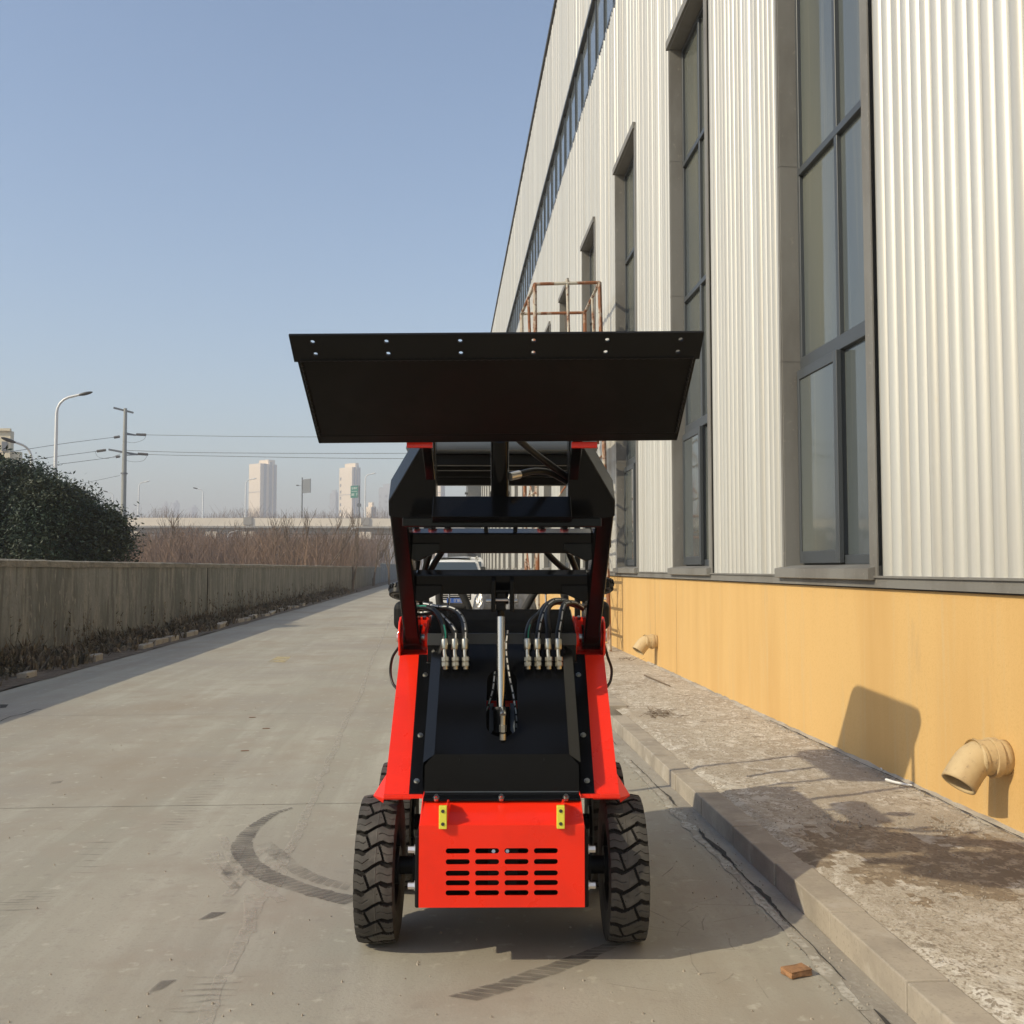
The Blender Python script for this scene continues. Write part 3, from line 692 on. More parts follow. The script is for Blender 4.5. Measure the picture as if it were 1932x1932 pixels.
# rear body and side tanks
h = MB(); h.box(-.43, .43, 4.80, 5.55, .42, 1.12); h.box(-.34, .34, 4.45, 4.80, .42, 1.05); h.box(-.40, .40, 5.5, 5.75, .3, .38); mp(h, 'rear_body', M['blackmatt'], bevel=.02)
for sx in (-1, 1):
    h = MB(); h.box(min(sx * .40, sx * .495), max(sx * .40, sx * .495), 4.68, 5.2, 1.165, 1.30); mp(h, 'side_tank', M['blackmatt'], bevel=.035, seg=4)
# --- pivot brackets
for sx in (-1, 1):
    h = MB()
    prof = [(4.50, 1.068), (4.49, 1.12), (4.47, 1.17), (4.50, 1.215), (4.55, 1.235), (4.66, 1.235), (4.66, 1.068)]
    h.prism(prof, sx * .452, sx * .442, lambda p, q, s: (s, p, q))
    h.prism([(a_ + .01, b_) for a_, b_ in prof], sx * .328, sx * .320, lambda p, q, s: (s, p, q))
    h.box(min(sx * .328, sx * .442), max(sx * .328, sx * .442), 4.64, 4.65, 1.07, 1.23)
    h.prism([(4.505, 1.071), (4.64, 1.084), (4.64, 1.074), (4.505, 1.061)], sx * .328, sx * .442, lambda p, q, s: (s, p, q))
    for x0, x1 in ((.432, .442), (.328, .340)):
        h.cyl((sx * x0, 4.56, 1.145), (sx * x1, 4.56, 1.145), .045, 20)
    o = mp(h, 'pivot_bracket', M['red'], bevel=.003)
    h = MB(); h.cyl((sx * .30, 4.56, 1.145), (sx * .462, 4.56, 1.145), .014, 14); h.cyl((sx * .452, 4.56, 1.145), (sx * .465, 4.56, 1.145), .02, 8)
    mp(h, 'pivot_pin', M['zincw'], o)
# --- lift arms: tubes from the pivots up and towards the viewer
for sx in (-1, 1):
    h = MB(); ua = (0, .68, .73)
    h.bar((sx * .392, 4.575, 1.135), (sx * .392, 3.915, 1.690), .068, .105, up=ua)
    o = mp(h, 'lift_arm', M['black'], bevel=.008, seg=3)
    o['label'] = 'black lift arm with dark red reflections'
    h = MB(); h.cyl((sx * .352, 4.56, 1.145), (sx * .432, 4.56, 1.145), .055, 20); mp(h, 'arm_boss', M['black'], o)
    # gusset head leaning in to the bucket mount
    h = MB(); av = Vector((0, -.73, .68)); pv_ = Vector((0, .68, .73))
    base = Vector((0, 3.86, 1.665))
    pl_ = [(.427, -.02), (.427, .035), (.283, .262), (.247, .262), (.247, -.05)]
    f_ = [base + Vector((sx * x, 0, 0)) + Vector((0, -.36 * max(0, s_), s_ * 1.0)) for x, s_ in pl_]
    q_ = [p + pv_ * .125 for p in f_]
    n_ = 5
    h.add(f_ + q_, [tuple(range(n_)), tuple(range(n_, 2 * n_))[::-1]] + [(i, (i + 1) % n_, n_ + (i + 1) % n_, n_ + i) for i in range(n_)])
    mp(h, 'arm_head', M['black'], bevel=.004)
    h = MB(); h.box(min(sx * .235, sx * .322), max(sx * .235, sx * .322), 3.44, 3.46, P(947, 845, 3.45).z, P(947, 845, 3.45).z + .02); mp(h, 'coupler_lug', M['red'], bevel=.002)
    h = MB(); h.bar((sx * .265, 3.78, 1.80), (sx * .265, 3.50, 1.96), .036, .06); mp(h, 'upper_link', M['black'], bevel=.004)
# --- crossbars
def tiltbox(mb, x0, x1, cy, cz, sy, sz, ang):
    m_ = Matrix.Translation((0, cy, cz)) @ Matrix.Rotation(ang, 4, 'X'); mb.box(x0, x1, -sy / 2, sy / 2, -sz / 2, sz / 2, m_)
h = MB()
pA = P(947, 936, 3.74); pB = P(947, 975, 3.66)
h.prism([(3.74, pA.z), (3.665, pB.z), (3.72, P(947, 993, 3.74).z), (3.80, P(947, 960, 3.8).z)], -.252, .252, lambda p, q, s: (s, p, q))
h.prism([(3.70, 1.632), (3.70, 1.60), (3.78, 1.60), (3.78, 1.64)], -.36, .36, lambda p, q, s: (s, p, q))
mp(h, 'crossbar', M['black'], bevel=.003)
h = MB(); tiltbox(h, -.358, .358, 4.10, P(947, 1020, 4.07).z + .0, .082, .084, R(16)); mp(h, 'crossbar', M['black'], bevel=.005)
h = MB(); tiltbox(h, -.358, .358, 4.29, P(947, 1098, 4.25).z + .0, .082, .084, R(16)); mp(h, 'crossbar', M['black'], bevel=.005)
for (cy, py) in ((4.06, 1039), (4.25, 1117)):
    for sx in (-1, 1):
        z = P(947, py, cy).z; h = MB()
        pts = [(.358, z + .03), (.358, z - .035), (.335, z - .042), (.245, z), (.245, z + .03)]
        h.prism([(sx * a_, b_) for a_, b_ in pts], cy - .005, cy + .05, lambda p, q, s: (p, s, q)); mp(h, 'gusset', M['black'], bevel=.004)
# clevis on lower crossbar
h = MB()
for px in (931, 966):
    c = P(px, 1100, 4.22); h.box(c.x - .009, c.x + .009, 4.185, 4.26, P(947, 1154, 4.22).z, P(947, 1095, 4.22).z)
h.box(-.038, .045, 4.20, 4.24, P(947, 1112, 4.22).z - .012, P(947, 1112, 4.22).z)
mp(h, 'clevis', M['black'], bevel=.003)
# lift cylinder: barrel in the slot, chrome rod, eye
rx = -.004
top = Vector((rx, 4.225, P(947, 1150, 4.22).z)); bot = Vector((rx, 4.175, P(947, 1334, 4.175).z))
h = MB(); h.cyl(bot, top - Vector((0, 0, .03)), .0178, 24); rod = mp(h, 'lift_cylinder', M['chrome'], smooth=True)
h = MB(); dv = (bot - top).normalized()
h.tube([bot + dv * -.001, bot + dv * .003, bot + dv * .012, bot + dv * .014, bot + dv * .10], [.034, .036, .036, .031, .028], 24); mp(h, 'barrel', M['blackmatt'], rod, smooth=True)
h = MB(); h.cyl(top - Vector((0, 0, .045)), top + Vector((0, 0, .02)), .0155, 16); h.cyl(top + Vector((-.03, 0, .045)), top + Vector((.03, 0, .045)), .024, 20)
h.box(rx - .02, rx + .02, 4.20, 4.25, top.z - .004, top.z + .07); mp(h, 'rod_eye', M['black'], rod, bevel=.004)
h = MB(); h.cyl(top + Vector((-.062, 0, .035)), top + Vector((.068, 0, .035)), .008, 12); h.cyl(top + Vector((-.03, -.03, .04)), top + Vector((.03, -.03, .04)), .005, 8); mp(h, 'pin', M['zincw'], rod)
h = MB(); fb_ = P(949, 1350, 3.985); h.tube(smoothpath([fb_ + Vector((0, .19, .0)), fb_ + Vector((0, .03, .01)), fb_], 4), .012, 10)
h.cyl(fb_ + Vector((0, 0, 0)), fb_ + Vector((0, -.0, -.036)), .010, 12); h.cyl(fb_ + Vector((0, -.002, -.036)), fb_ + Vector((0, -.002, -.062)), .0145, 6); h.cyl(fb_ + Vector((0, -.002, -.068)), fb_ + Vector((0, -.002, -.092)), .0125, 12)
mp(h, 'port_fitting', M['zinc'], rod, smooth=True)
# hoses by the slot
def dashed(path, r, col, every, on, start=0, side=Vector((0, -1, .35))):
    mb = MB(); acc = start; side = side.normalized()
    for a_, b_ in zip(path, path[1:]):
        L_ = (b_ - a_).length; acc += L_
        if (acc % every) < on:
            t = (b_ - a_).normalized(); s2 = (side - t * side.dot(t)).normalized(); q = t.cross(s2) * .0028; o_ = s2 * (r + .0009)
            mb.add([a_ + o_ + q, b_ + o_ + q, b_ + o_ - q, a_ + o_ - q, a_ + s2 * (r - .001) + q, b_ + s2 * (r - .001) + q, b_ + s2 * (r - .001) - q, a_ + s2 * (r - .001) - q], [(0, 1, 2, 3), (0, 4, 5, 1), (2, 6, 7, 3), (1, 5, 6, 2), (3, 7, 4, 0)])
    return mb
def hose(pts, r, name='hose', marks=None, k=10, every=.034, on=.024):
    path = smoothpath(pts, k); mb = MB(); mb.tube(path, r, 12); o = mp(mb, name, M['hose'], smooth=True)
    if marks: mp(dashed(path, r, marks, every, on), 'hose_print', M[marks], o)
    return o
hose([P(958, 1190, 4.30), P(955, 1225, 4.27), P(960, 1268, 4.25), P(968, 1310, 4.22), P(974, 1350, 4.20), P(974, 1372, 4.2)], .0065, marks='white', every=.03, on=.021)
hose([P(934, 1265, 4.28), P(930, 1300, 4.26), P(922, 1330, 4.26), P(916, 1345, 4.26)], .006, marks='white', every=.03, on=.021)
# seven hoses with crimped fittings on the hood
LH = [(839, [(839, 1195, 4.30), (833, 1172, 4.38), (822, 1154, 4.46), (803, 1146, 4.52), (775, 1147, 4.60)]),
      (858, [(858, 1195, 4.31), (851, 1182, 4.36), (838, 1168, 4.42), (822, 1156, 4.5), (795, 1157, 4.56), (770, 1160, 4.6)]),
      (877, [(877, 1195, 4.30), (874, 1174, 4.37), (864, 1157, 4.44), (848, 1148, 4.50), (825, 1146, 4.56), (800, 1141, 4.62), (775, 1140, 4.66)])]
RH_ = [(995, [(996, 1190, 4.31), (1003, 1172, 4.38), (1018, 1158, 4.44), (1030, 1142, 4.48), (1048, 1136, 4.54), (1070, 1138, 4.6)]),
       (1014, [(1016, 1190, 4.31), (1020, 1170, 4.37), (1028, 1150, 4.42), (1040, 1136, 4.48), (1056, 1133, 4.54), (1085, 1140, 4.62)]),
       (1034, [(1034, 1190, 4.31), (1032, 1168, 4.36), (1033, 1150, 4.42), (1043, 1138, 4.48), (1062, 1136, 4.55), (1090, 1143, 4.62)]),
       (1053, [(1054, 1190, 4.31), (1058, 1168, 4.36), (1061, 1150, 4.40), (1066, 1140, 4.46), (1082, 1138, 4.52), (1100, 1148, 4.6)])]
for side in (LH, RH_):
    for i, (px, pts) in enumerate(side):
        d0 = 4.245; c0 = P(px, 1257, d0)
        o = hose([P(px, 1212, 4.27)] + [P(*q) for q in pts], .0125, marks=None)
        path = smoothpath([P(px, 1212, 4.27)] + [P(*q) for q in pts], 10)
        mkc = 'green' if (side is LH and i == 0) or (side is RH_ and i == 0) else 'white'
        if not (side is RH_ and i == 2):
            mp(dashed(path, .0125, mkc, .06 if mkc == 'white' else .3, .045 if mkc == 'white' else .10, side=Vector((.25, -1, .3))), 'hose_print', M[mkc], o)
        f = MB(); bend = .006 if side is LH else -.006
        f.tube([P(px, 1205, 4.275), P(px, 1207, 4.274), P(px, 1224, 4.262), P(px, 1226, 4.26)], [.012, .0155, .0150, .0125], 14)
        f.tube(smoothpath([P(px, 1222, 4.262), P(px, 1234, 4.256), P(px + 1.5, 1243, 4.25)], 4), .0085, 10)
        for (ya, yb, rr) in ((1240, 1247.5, .0165), (1249.5, 1257, .0160)):
            f.cyl(P(px + 1.5, ya, 4.25), P(px + 2, yb, 4.246), rr, 6)
        f.cyl(P(px + 1.5, 1247, 4.25), P(px + 2, 1262, 4.252), .011, 12)
        mp(f, 'fitting', M['zinc'], o, smooth=True)
# hoses seen in the gaps between the crossbars
for pts in ([(786, 1000, 4.30), (789, 1035, 4.36), (788, 1060, 4.40), (783, 1085, 4.42)], [(818, 1000, 4.28), (812, 1040, 4.34), (803, 1070, 4.40), (795, 1110, 4.48), (785, 1145, 4.58)],
            [(845, 1010, 4.28), (835, 1038, 4.34), (818, 1066, 4.40), (800, 1105, 4.48), (790, 1150, 4.58)],
            [(1015, 1010, 4.28), (1030, 1040, 4.34), (1055, 1066, 4.40), (1085, 1090, 4.46), (1100, 1130, 4.55)],
            [(1068, 1010, 4.3), (1073, 1040, 4.35), (1084, 1068, 4.40), (1096, 1100, 4.48), (1104, 1135, 4.56)]):
    hose([P(*q) for q in pts], .0135)
for sx, pts in ((-1, [(752, 1222, 4.6), (741, 1240, 4.62), (737, 1265, 4.64), (741, 1288, 4.62), (752, 1302, 4.58)]), (1, [(1140, 1215, 4.6), (1147, 1240, 4.62), (1154, 1262, 4.64), (1152, 1285, 4.62), (1143, 1299, 4.58)])):
    hose([P(*q) for q in pts], .0062, name='side_cable')
# fittings with red collars seen over the middle crossbar
for px in (785, 816, 845, 1022, 1065):
    h = MB(); c = P(px, 1000, 4.16); h.cyl(c - Vector((0, 0, .015)), c + Vector((0, 0, .028)), .014, 14); o = mp(h, 'valve_body', M['black'], smooth=True)
    h = MB(); h.tube([c + Vector((0, 0, .022)), c + Vector((0, 0, .026)), c + Vector((0, 0, .036)), c + Vector((0, 0, .04))], [.012, .018, .018, .012], 14); mp(h, 'red_cap', M['red'], o, smooth=True)
# tilt cylinder between crossbar and bucket
h = MB(); h.cyl(P(943, 985, 3.86), P(943, 826, 3.62), .033, 24); h.cyl(P(943, 940, 3.80), P(943, 930, 3.78), .036, 24)
o = mp(h, 'tilt_cylinder', M['black'], smooth=True)
h = MB()
for px in (917, 972): c = P(px, 985, 3.95); h.box(c.x - .008, c.x + .008, 3.90, 4.05, c.z - .04, c.z + .03)
h.box(-.065, .06, 3.97, 4.02, P(947, 990, 4.0).z - .01, P(947, 990, 4.0).z + .02)
mp(h, 'lower_mount', M['black'], o, bevel=.003)
hose([P(976, 896, 3.74), P(1005, 889, 3.78), P(1035, 891, 3.84), P(1060, 903, 3.9), P(1075, 912, 3.95)], .0125)
h = MB(); h.cyl(P(962, 899, 3.72), P(980, 895, 3.745), .0155, 12); mp(h, 'hose_end', M['zincw'], smooth=True)
hose([P(975, 826, 3.6), P(1000, 848, 3.66), P(1035, 875, 3.76), P(1070, 900, 3.9)], .0125)
# --- bucket, seen from below
bk = empty('bucket', (0, 0, 0)); bk.parent = mx; bk['label'] = 'wide black bucket raised with its cutting edge up'
# bucket frame: slight twist so the lip sits lower on one end
BW, TWY = .600, R(-.55)
def bkp(mb, name, m, **kw): return mb.build(name, m, bk, off=(0, 0, 0), **kw)
bk.location = (-.014, 3.2 - MC, 2.0); bk.rotation_euler = (0, TWY, 0)
def bl(y, z): return (y - 3.2, z - 2.0)
lip = bl(2.985, 2.142); mid = bl(3.045, 2.080); heel = bl(3.37, 1.892); heel2 = bl(3.41, 1.872); back0 = bl(3.455, 1.885); back1 = bl(3.50, 2.15)
def shell(mb, pts, x0, x1, th):
    for a_, b_ in zip(pts, pts[1:]):
        d = Vector((b_[0] - a_[0], b_[1] - a_[1])).normalized(); n = Vector((-d.y, d.x)) * th
        mb.prism([a_, b_, (b_[0] + n.x, b_[1] + n.y), (a_[0] + n.x, a_[1] + n.y)], x0, x1, lambda p, q, s: (s, p, q))
h = MB(); shell(h, [(mid[0] - .012, mid[1] + .006), heel, heel2, back0, back1], -BW, BW, .008)
bkp(h, 'bucket_shell', M['bucketblk'], bevel=.003)
for sx in (-1, 1):
    h = MB(); h.prism([(mid[0] - .01, mid[1] + .012), heel, heel2, back0, back1, (back1[0] - .06, back1[1] + .03)], sx * (BW - .001), sx * (BW - .012), lambda p, q, s: (s, p, q)); bkp(h, 'side_plate', M['bucketblk'], bevel=.002)
ed = Vector((mid[0] - lip[0], mid[1] - lip[1])); EL = ed.length + .006; ed.normalize(); en = Vector((-ed.y, ed.x))
holes = []
for k in range(6):
    for t in (.024, .066):
        x = -.545 + k * 1.090 / 5 + (.004 - .008 * k / 5 if t > .05 else 0)
        holes.append([(x + .0068 * math.cos(2 * math.pi * q / 14), t + .0068 * math.sin(2 * math.pi * q / 14)) for q in range(14)])
vs, fs = plate([(-.612, 0), (.612, 0), (.608, EL), (-.608, EL)], holes, .009)
h = MB(); h.add([(v.x, lip[0] + ed.x * v.y + en.x * (v.z), lip[1] + ed.y * v.y + en.y * (v.z)) for v in vs], fs)
bkp(h, 'cutting_edge', M['blackmatt'])
for sx in (-1, 1):
    h = MB(); pts = [(sx * (BW - .012) + .001 * math.sin(k * 2.1), mid[0] + (heel[0] - mid[0]) * k / 60 - .004, mid[1] + (heel[1] - mid[1]) * k / 60 + .0015 * math.sin(k * 1.7) - .002) for k in range(61)]
    h.tube(pts, [.0035 + .0012 * math.sin(k * 1.9) for k in range(61)], 6); bkp(h, 'weld_bead', M['blackmatt'])
h = MB(); h.tube([(-.59 + 1.18 * k / 160, mid[0] - .004 + .0008 * math.sin(k), mid[1] - .004) for k in range(161)], [.003 + .001 * math.sin(k * 1.9) for k in range(161)], 6); bkp(h, 'weld_bead', M['blackmatt'])
# --- canopy behind, its posts and beams
cn = empty('canopy', (0, 0, 0)); cn.parent = mx
def cnp(mb, name, m, **kw): return mb.build(name, m, cn, off=MO, **kw)
CY0, CY1, CZ = 5.20, 6.30, 2.055
h = MB(); ot = rrect(0, (CY0 + CY1) / 2, 1.0, CY1 - CY0, .10, 5)
h.rings([[(x * f, (y - 5.75) * f + 5.75, z) for x, y in ot] for f, z in ((.94, CZ - .004), (.985, CZ), (1.0, CZ + .018), (.985, CZ + .055), (.93, CZ + .078), (.8, CZ + .088))])
cnp(h, 'roof_panel', M['canopy'], smooth=True)
h = MB()
for yy, z_ in ((5.36, -.03), (5.66, -.028), (6.05, -.03)): h.box(-.44, .44, yy, yy + .05, CZ + z_ - .035, CZ - .006)
for sx in (-1, 1): h.box(min(sx * .42, sx * .46), max(sx * .42, sx * .46), 5.28, 6.2, CZ - .045, CZ - .005)
h.box(-.43, .43, 6.10, 6.16, CZ - .11, CZ - .03)
cnp(h, 'roof_frame', M['blackmatt'], bevel=.006)
for sx in (-1, 1):
    for yy in (5.34, 6.12):
        h = MB(); h.bar((sx * .45, yy, .95), (sx * .45, yy, CZ - .01), .034, .034); cnp(h, 'post', M['blackmatt'], bevel=.004)
# --- operator station: seat in its film wrap, grips, levers
st_ = empty('seat', (0, 0, 0)); st_.parent = mx; st_['label'] = 'operator seat wrapped in clear film'
def stp(mb, name, m, **kw): return mb.build(name, m, st_, off=MO, **kw)
for i, (cx, hw) in enumerate(((-.075, .085), (.085, .105))):
    h = MB(); zt = P(947, 1113, 5.45).z
    rr = []
    for j in range(9):
        z = .95 + (zt - .95) * j / 8; f = 1 if j < 6 else (.96, .85, .55)[j - 6]
        rr.append([(cx + hw * f * math.copysign(abs(math.cos(a_)) ** .6, math.cos(a_)), 5.45 + .06 * f * math.copysign(abs(math.sin(a_)) ** .7, math.sin(a_)) + .04 * j / 8 + .006 * noise.noise(Vector((a_ * 3, z * 20, i))), z) for a_ in [2 * math.pi * k / 28 for k in range(28)]])
    h.rings(rr); stp(h, 'backrest', M['film'], smooth=True)
h = MB(); h.box(-.2, .2, 5.05, 5.45, .88, .99); stp(h, 'cushion', M['film'], bevel=.04, seg=3)
def grip(x0, x1, flip):
    z0, z1 = P(947, 1147, 4.95).z, P(947, 1112, 4.95).z; d = 4.95
    a_, b_ = (x0, x1)
    loop = smoothpath([(a_, d, z0 + .03), (a_ + .0, d, z1 - .02), (a_ + .02, d, z1), (b_ - .03, d, z1), (b_ - .008, d, z1 - .01), (b_ + .02, d, z0 + .02), (b_ + .035, d, z0 - .01)], 6)
    if not flip: loop = smoothpath([(b_ + .01, d, z0 + .004), (a_ + .02, d, z0 + .008), (a_ + .004, d, z0 + .02), (a_, d, z0 + .035), (a_, d, z1 - .02), (a_ + .015, d, z1), (b_ - .03, d, z1), (b_ - .008, d, z1 - .012), (b_ + .02, d, z0 + .02), (b_ + .03, d, z0 - .01)], 6)
    h = MB(); h.tube([Vector(p) if flip is not None else p for p in loop], .0185, 14); mp(h, 'grab_handle', M['foam'], smooth=True)
grip(P(829, 1130, 4.95).x, P(873, 1130, 4.95).x, False)
z0, z1 = P(947, 1150, 4.95).z, P(947, 1114, 4.95).z
h = MB(); xa, xb = P(1008, 1130, 4.95).x, P(1064, 1130, 4.95).x
h.tube(smoothpath([(xa - .045, 4.95, z0), (xa - .005, 4.95, z1 - .02), (xa + .02, 4.95, z1), (xb - .02, 4.95, z1), (xb, 4.95, z1 - .015), (xb + .01, 4.95, z0)], 6), .0185, 14); mp(h, 'grab_handle', M['foam'], smooth=True)
for px, py in ((847, 1147), (1030, 1150)):
    c = P(px, py, 4.85); h = MB(); h.cyl(c, c + Vector((0, .02, .075)), .0045, 10); o = mp(h, 'lever', M['chrome'])
    h = MB(); h.cyl(c + Vector((0, .02, .072)), c + Vector((0, .025, .13)), .012, 12); mp(h, 'knob', M['foam'], o)
    h = MB(); h.tube([c - Vector((0, 0, .022)), c], [.045, .008], 4); mp(h, 'boot', M['foam'], o)
# --- work lamps on both sides
for sx in (-1, 1):
    c = P(755 if sx < 0 else 1137, 1120 if sx < 0 else 1110, 4.8); ax = Vector((sx * .12, -.42, -.90)).normalized()
    h = MB(); h.tube([c + ax * .012, c + ax * .0, c - ax * .022, c - ax * .03, c - ax * .045], [.050, .052, .052, .040, .034], 28); o = mp(h, 'work_lamp', M['blackmatt'], smooth=True)
    h = MB()
    for k in range(20):
        a_ = 2 * math.pi * k / 20; u_ = ax.orthogonal().normalized(); v_ = ax.cross(u_); r_ = u_ * math.cos(a_) + v_ * math.sin(a_); h.bar(c + r_ * .048 - ax * .02, c + r_ * .058 - ax * .02, .007, .02, up=ax)
    mp(h, 'cooling_fin', M['blackmatt'], o)
    h = MB(); h.tube([c + ax * .0125, c + ax * .014], [.042, .042], 24); mp(h, 'lens', M['lens'], o, smooth=True)
    h = MB(); h.tube([c + ax * .0142, c + ax * .0155], [.026, .012], 20); mp(h, 'reflector', M['foam'], o)
    h = MB(); h.bar(c - ax * .03, Vector((sx * .45, 4.83, c.z - .02)), .02, .02); mp(h, 'lamp_bracket', M['blackmatt'], o)
# small teal tie ends outside the arm
for px, py, ty in ((1145, 1025, 4.3), (1143, 1100, 4.5)):
    h = MB(); c = P(px, py, ty); h.box(c.x - .02, c.x + .018, ty - .015, ty + .02, c.z - .02, c.z + .02, ); mp(h, 'hose_clamp', M['black'], bevel=.006)
#SMALL
# ================================================================== WALL, FENCE AND SIDE BUILDINGS
cw = MB(); N_ = 220; LX = -6.3
prof = lambda y: 1.575 + .018 * noise.noise(Vector((y * .35, 0, 3))) + .008 * noise.noise(Vector((y * 2.1, 0, 3)))
ysw = [-6 + 108 * i / N_ for i in range(N_ + 1)]
bul = lambda y, z: .012 * noise.noise(Vector((y * .8, z * 1.5, 1)))
rings = [[(LX + bul(y, 0), y, -.05), (LX + bul(y, .5), y, .5), (LX + bul(y, 1), y, 1.0), (LX + bul(y, 1.5), y, prof(y) - .10), (LX - .24, y, prof(y) - .10), (LX - .24, y, -.05)] for y in ysw]
cw.rings(rings)
cwo = tag(cw.build('concrete_wall', M['greyconc'], smooth=True), 'long low stained grey concrete wall along the far side of the road', 'wall')
cp_ = MB()
cp_.rings([[(LX + .025 + .012 * noise.noise(Vector((y * 1.7, 5, 0))), y, prof(y) - .11 - .02 * noise.noise(Vector((y * 2.3, 8, 0)))), (LX + .02, y, prof(y) - .02), (LX - .03, y, prof(y) + .015 * noise.noise(Vector((y * 3, 2, 0)))), (LX - .22, y, prof(y)), (LX - .26, y, prof(y) - .11)] for y in ysw])
cp_.build('coping', M['cap'], cwo, smooth=True)
ck = MB()
for yj in (27.7, 62, 93): ck.box(LX - .02, LX + .022, yj, yj + .018 + yj * .0004, .02, 1.46)
ck.build('joint_gap', M['crackdark'], cwo)
pe = empty('panel_fence', (LX, 121, 0), 0, 'grey panel fence continuing beyond the end of the concrete wall', 'fence')
for k in range(13):
    h = MB(); h.box(LX - .12, LX - .04, 102.1 + k * 3, 105.0 + k * 3, 0, 1.92); h.build('panel', M['slate'], pe, off=(LX, 121, 0))
    h = MB(); h.box(LX - .16, LX + .0, 105.0 + k * 3, 105.1 + k * 3, 0, 1.98); h.build('post', M['polegrey'], pe, off=(LX, 121, 0))
# broken kerb stones against the wall
kg = 'broken kerb stones at the foot of the concrete wall'
spots = []
y = 11.2
i = 0
labs = ['largest kerb stone', 'chipped kerb stone', 'tilted kerb stone', 'short kerb stone', 'half buried kerb stone']
ORD = 'nearest,second,third,fourth,fifth,sixth,seventh,eighth,ninth,tenth,eleventh,twelfth,thirteenth,fourteenth,fifteenth,sixteenth,seventeenth,eighteenth,nineteenth,twentieth,farthest'.split(',')
while y < 46 and i < 21:
    L_ = rnd.choice((.35, .55, .75, .95)); h = MB(); h.box(-.07, .07, 0, L_, -.05, .10 + rnd.uniform(-.02, .02))
    o = h.build('kerb_stone', M['kerb'], bevel=.015); o.location = (-5.46 + rnd.uniform(-.05, .05), y, 0); o.rotation_euler = (rnd.uniform(-.03, .03), rnd.uniform(-.12, .12), rnd.uniform(-.05, .05))
    tag(o, ORD[i] + ' broken kerb stone from the viewer in the weeds along the concrete wall', 'kerb stone', kg); i += 1
    y += L_ + rnd.choice((.05, .3, .8, 1.3, 2.1))
# weeds
wd = MB()
def blade(mb, p, hgt, lean, w0):
    a_ = rnd.uniform(0, 6.28); dx = Vector((math.cos(a_), math.sin(a_), 0)); q = Vector((-dx.y, dx.x, 0)) * w0
    m_ = p + dx * lean * .4 + Vector((0, 0, hgt * .65)); t_ = p + dx * lean + Vector((0, 0, hgt * rnd.uniform(.6, 1)))
    mb.add([p - q, p + q, m_ + q * .8, m_ - q * .8, t_], [(0, 1, 2, 3), (3, 2, 4)])
for k in range(15000):
    y = 9 + 55 * rnd.random() ** 1.5; cl_ = noise.noise(Vector((y * .55, 7, 0))) + .5 * noise.noise(Vector((y * 1.9, 7, 0)))
    x = -6.27 + abs(rnd.gauss(0, .32 + .18 * cl_)); 
    if x > -5.35 or cl_ < -.35 and rnd.random() < .8: continue
    hh = (.10 + .16 * max(0, cl_ + .4)) * rnd.uniform(.4, 1.3) * (1.5 if x < -6.0 else 1)
    blade(wd, Vector((x, y, .01)), hh, rnd.uniform(.03, .22), .010 + .010 * rnd.random() + y * .0003)
for k in range(260):
    y = 12 + 48 * rnd.random(); x = -6.2 + abs(rnd.gauss(0, .2)); p = Vector((x, y, 0)); t = p + Vector((rnd.uniform(-.1, .15), rnd.uniform(-.15, .15), rnd.uniform(.3, .8)))
    wd.tube([p, (p + t) / 2 + Vector((rnd.uniform(-.04, .04), 0, 0)), t], .006, 3, .003)
    for j in range(5): blade(wd, p.lerp(t, rnd.uniform(.4, 1)), rnd.uniform(.02, .1), .1, .012)
tag(wd.build('weeds', M['weed']), kind='stuff')

# grey building closing the far end of the yard
gb = empty('grey_building', (4.2, 88, 0), 0, 'dark grey building with small ledges beyond the end of the cream factory hall', 'building')
h = MB(); h.box(1.86, 8, 84, 92, 0, 13.0); h.build('wall', M['slate'], gb, off=(4.2, 88, 0))
for k in range(14):
    h = MB(); h.box(1.62, 1.86, 84.2, 86, 2.6 + k * .72, 2.68 + k * .72); h.build('ledge', M['slate'], gb, off=(4.2, 88, 0))
sh = MB(); sh.box(.2, 1.8, 83.0, 86, 0, 3.1)
for k in range(7): sh.box(.2 + k * .235, .23 + k * .235, 82.96, 83.0, 0, 3.1)
tag(sh.build('sheet_gate', M['slate']), 'dark grey ribbed sheet gate across the end of the road behind the white cars', 'gate')

# beige block far left
bb = empty('beige_building', (-62, 150, 0), 0, 'beige stepped block rising behind the evergreen bushes', 'building')
def fbox(mb, xa, xb, ytop, Y, dep, z0=0):
    a_ = at(xa, ytop, Y); b_ = at(xb, ytop, Y); mb.box(a_.x, b_.x, Y, Y + dep, z0, a_.z)
h = MB(); fbox(h, -60, 20, 812, 150, 1.2); h.build('wall', M['beige'], bb, off=(-62, 150, 0))
h = MB(); fbox(h, 20, 37, 852, 150.5, 1.0); h.build('lower_wall', M['beige'], bb, off=(-62, 150, 0))
for (xa, xb, ya, yb) in ((3.5, 13, 833, 851), (3.5, 13, 874, 889), (-22, -12, 833, 851), (24, 33, 874, 889)):
    p, q = at(xa, ya, 149.9), at(xb, yb, 149.9); h = MB(); h.box(p.x, q.x, 149.85, 149.99, q.z, p.z)
    w_ = h.build('window', M['towerwin'], bb, off=(-62, 150, 0))
h = MB(); p, q = at(-60, 808, 149.9), at(21, 812, 149.9); h.box(p.x, q.x, 149.6, 150, q.z - .1, p.z); h.build('parapet', M['beige'], bb, off=(-62, 150, 0))

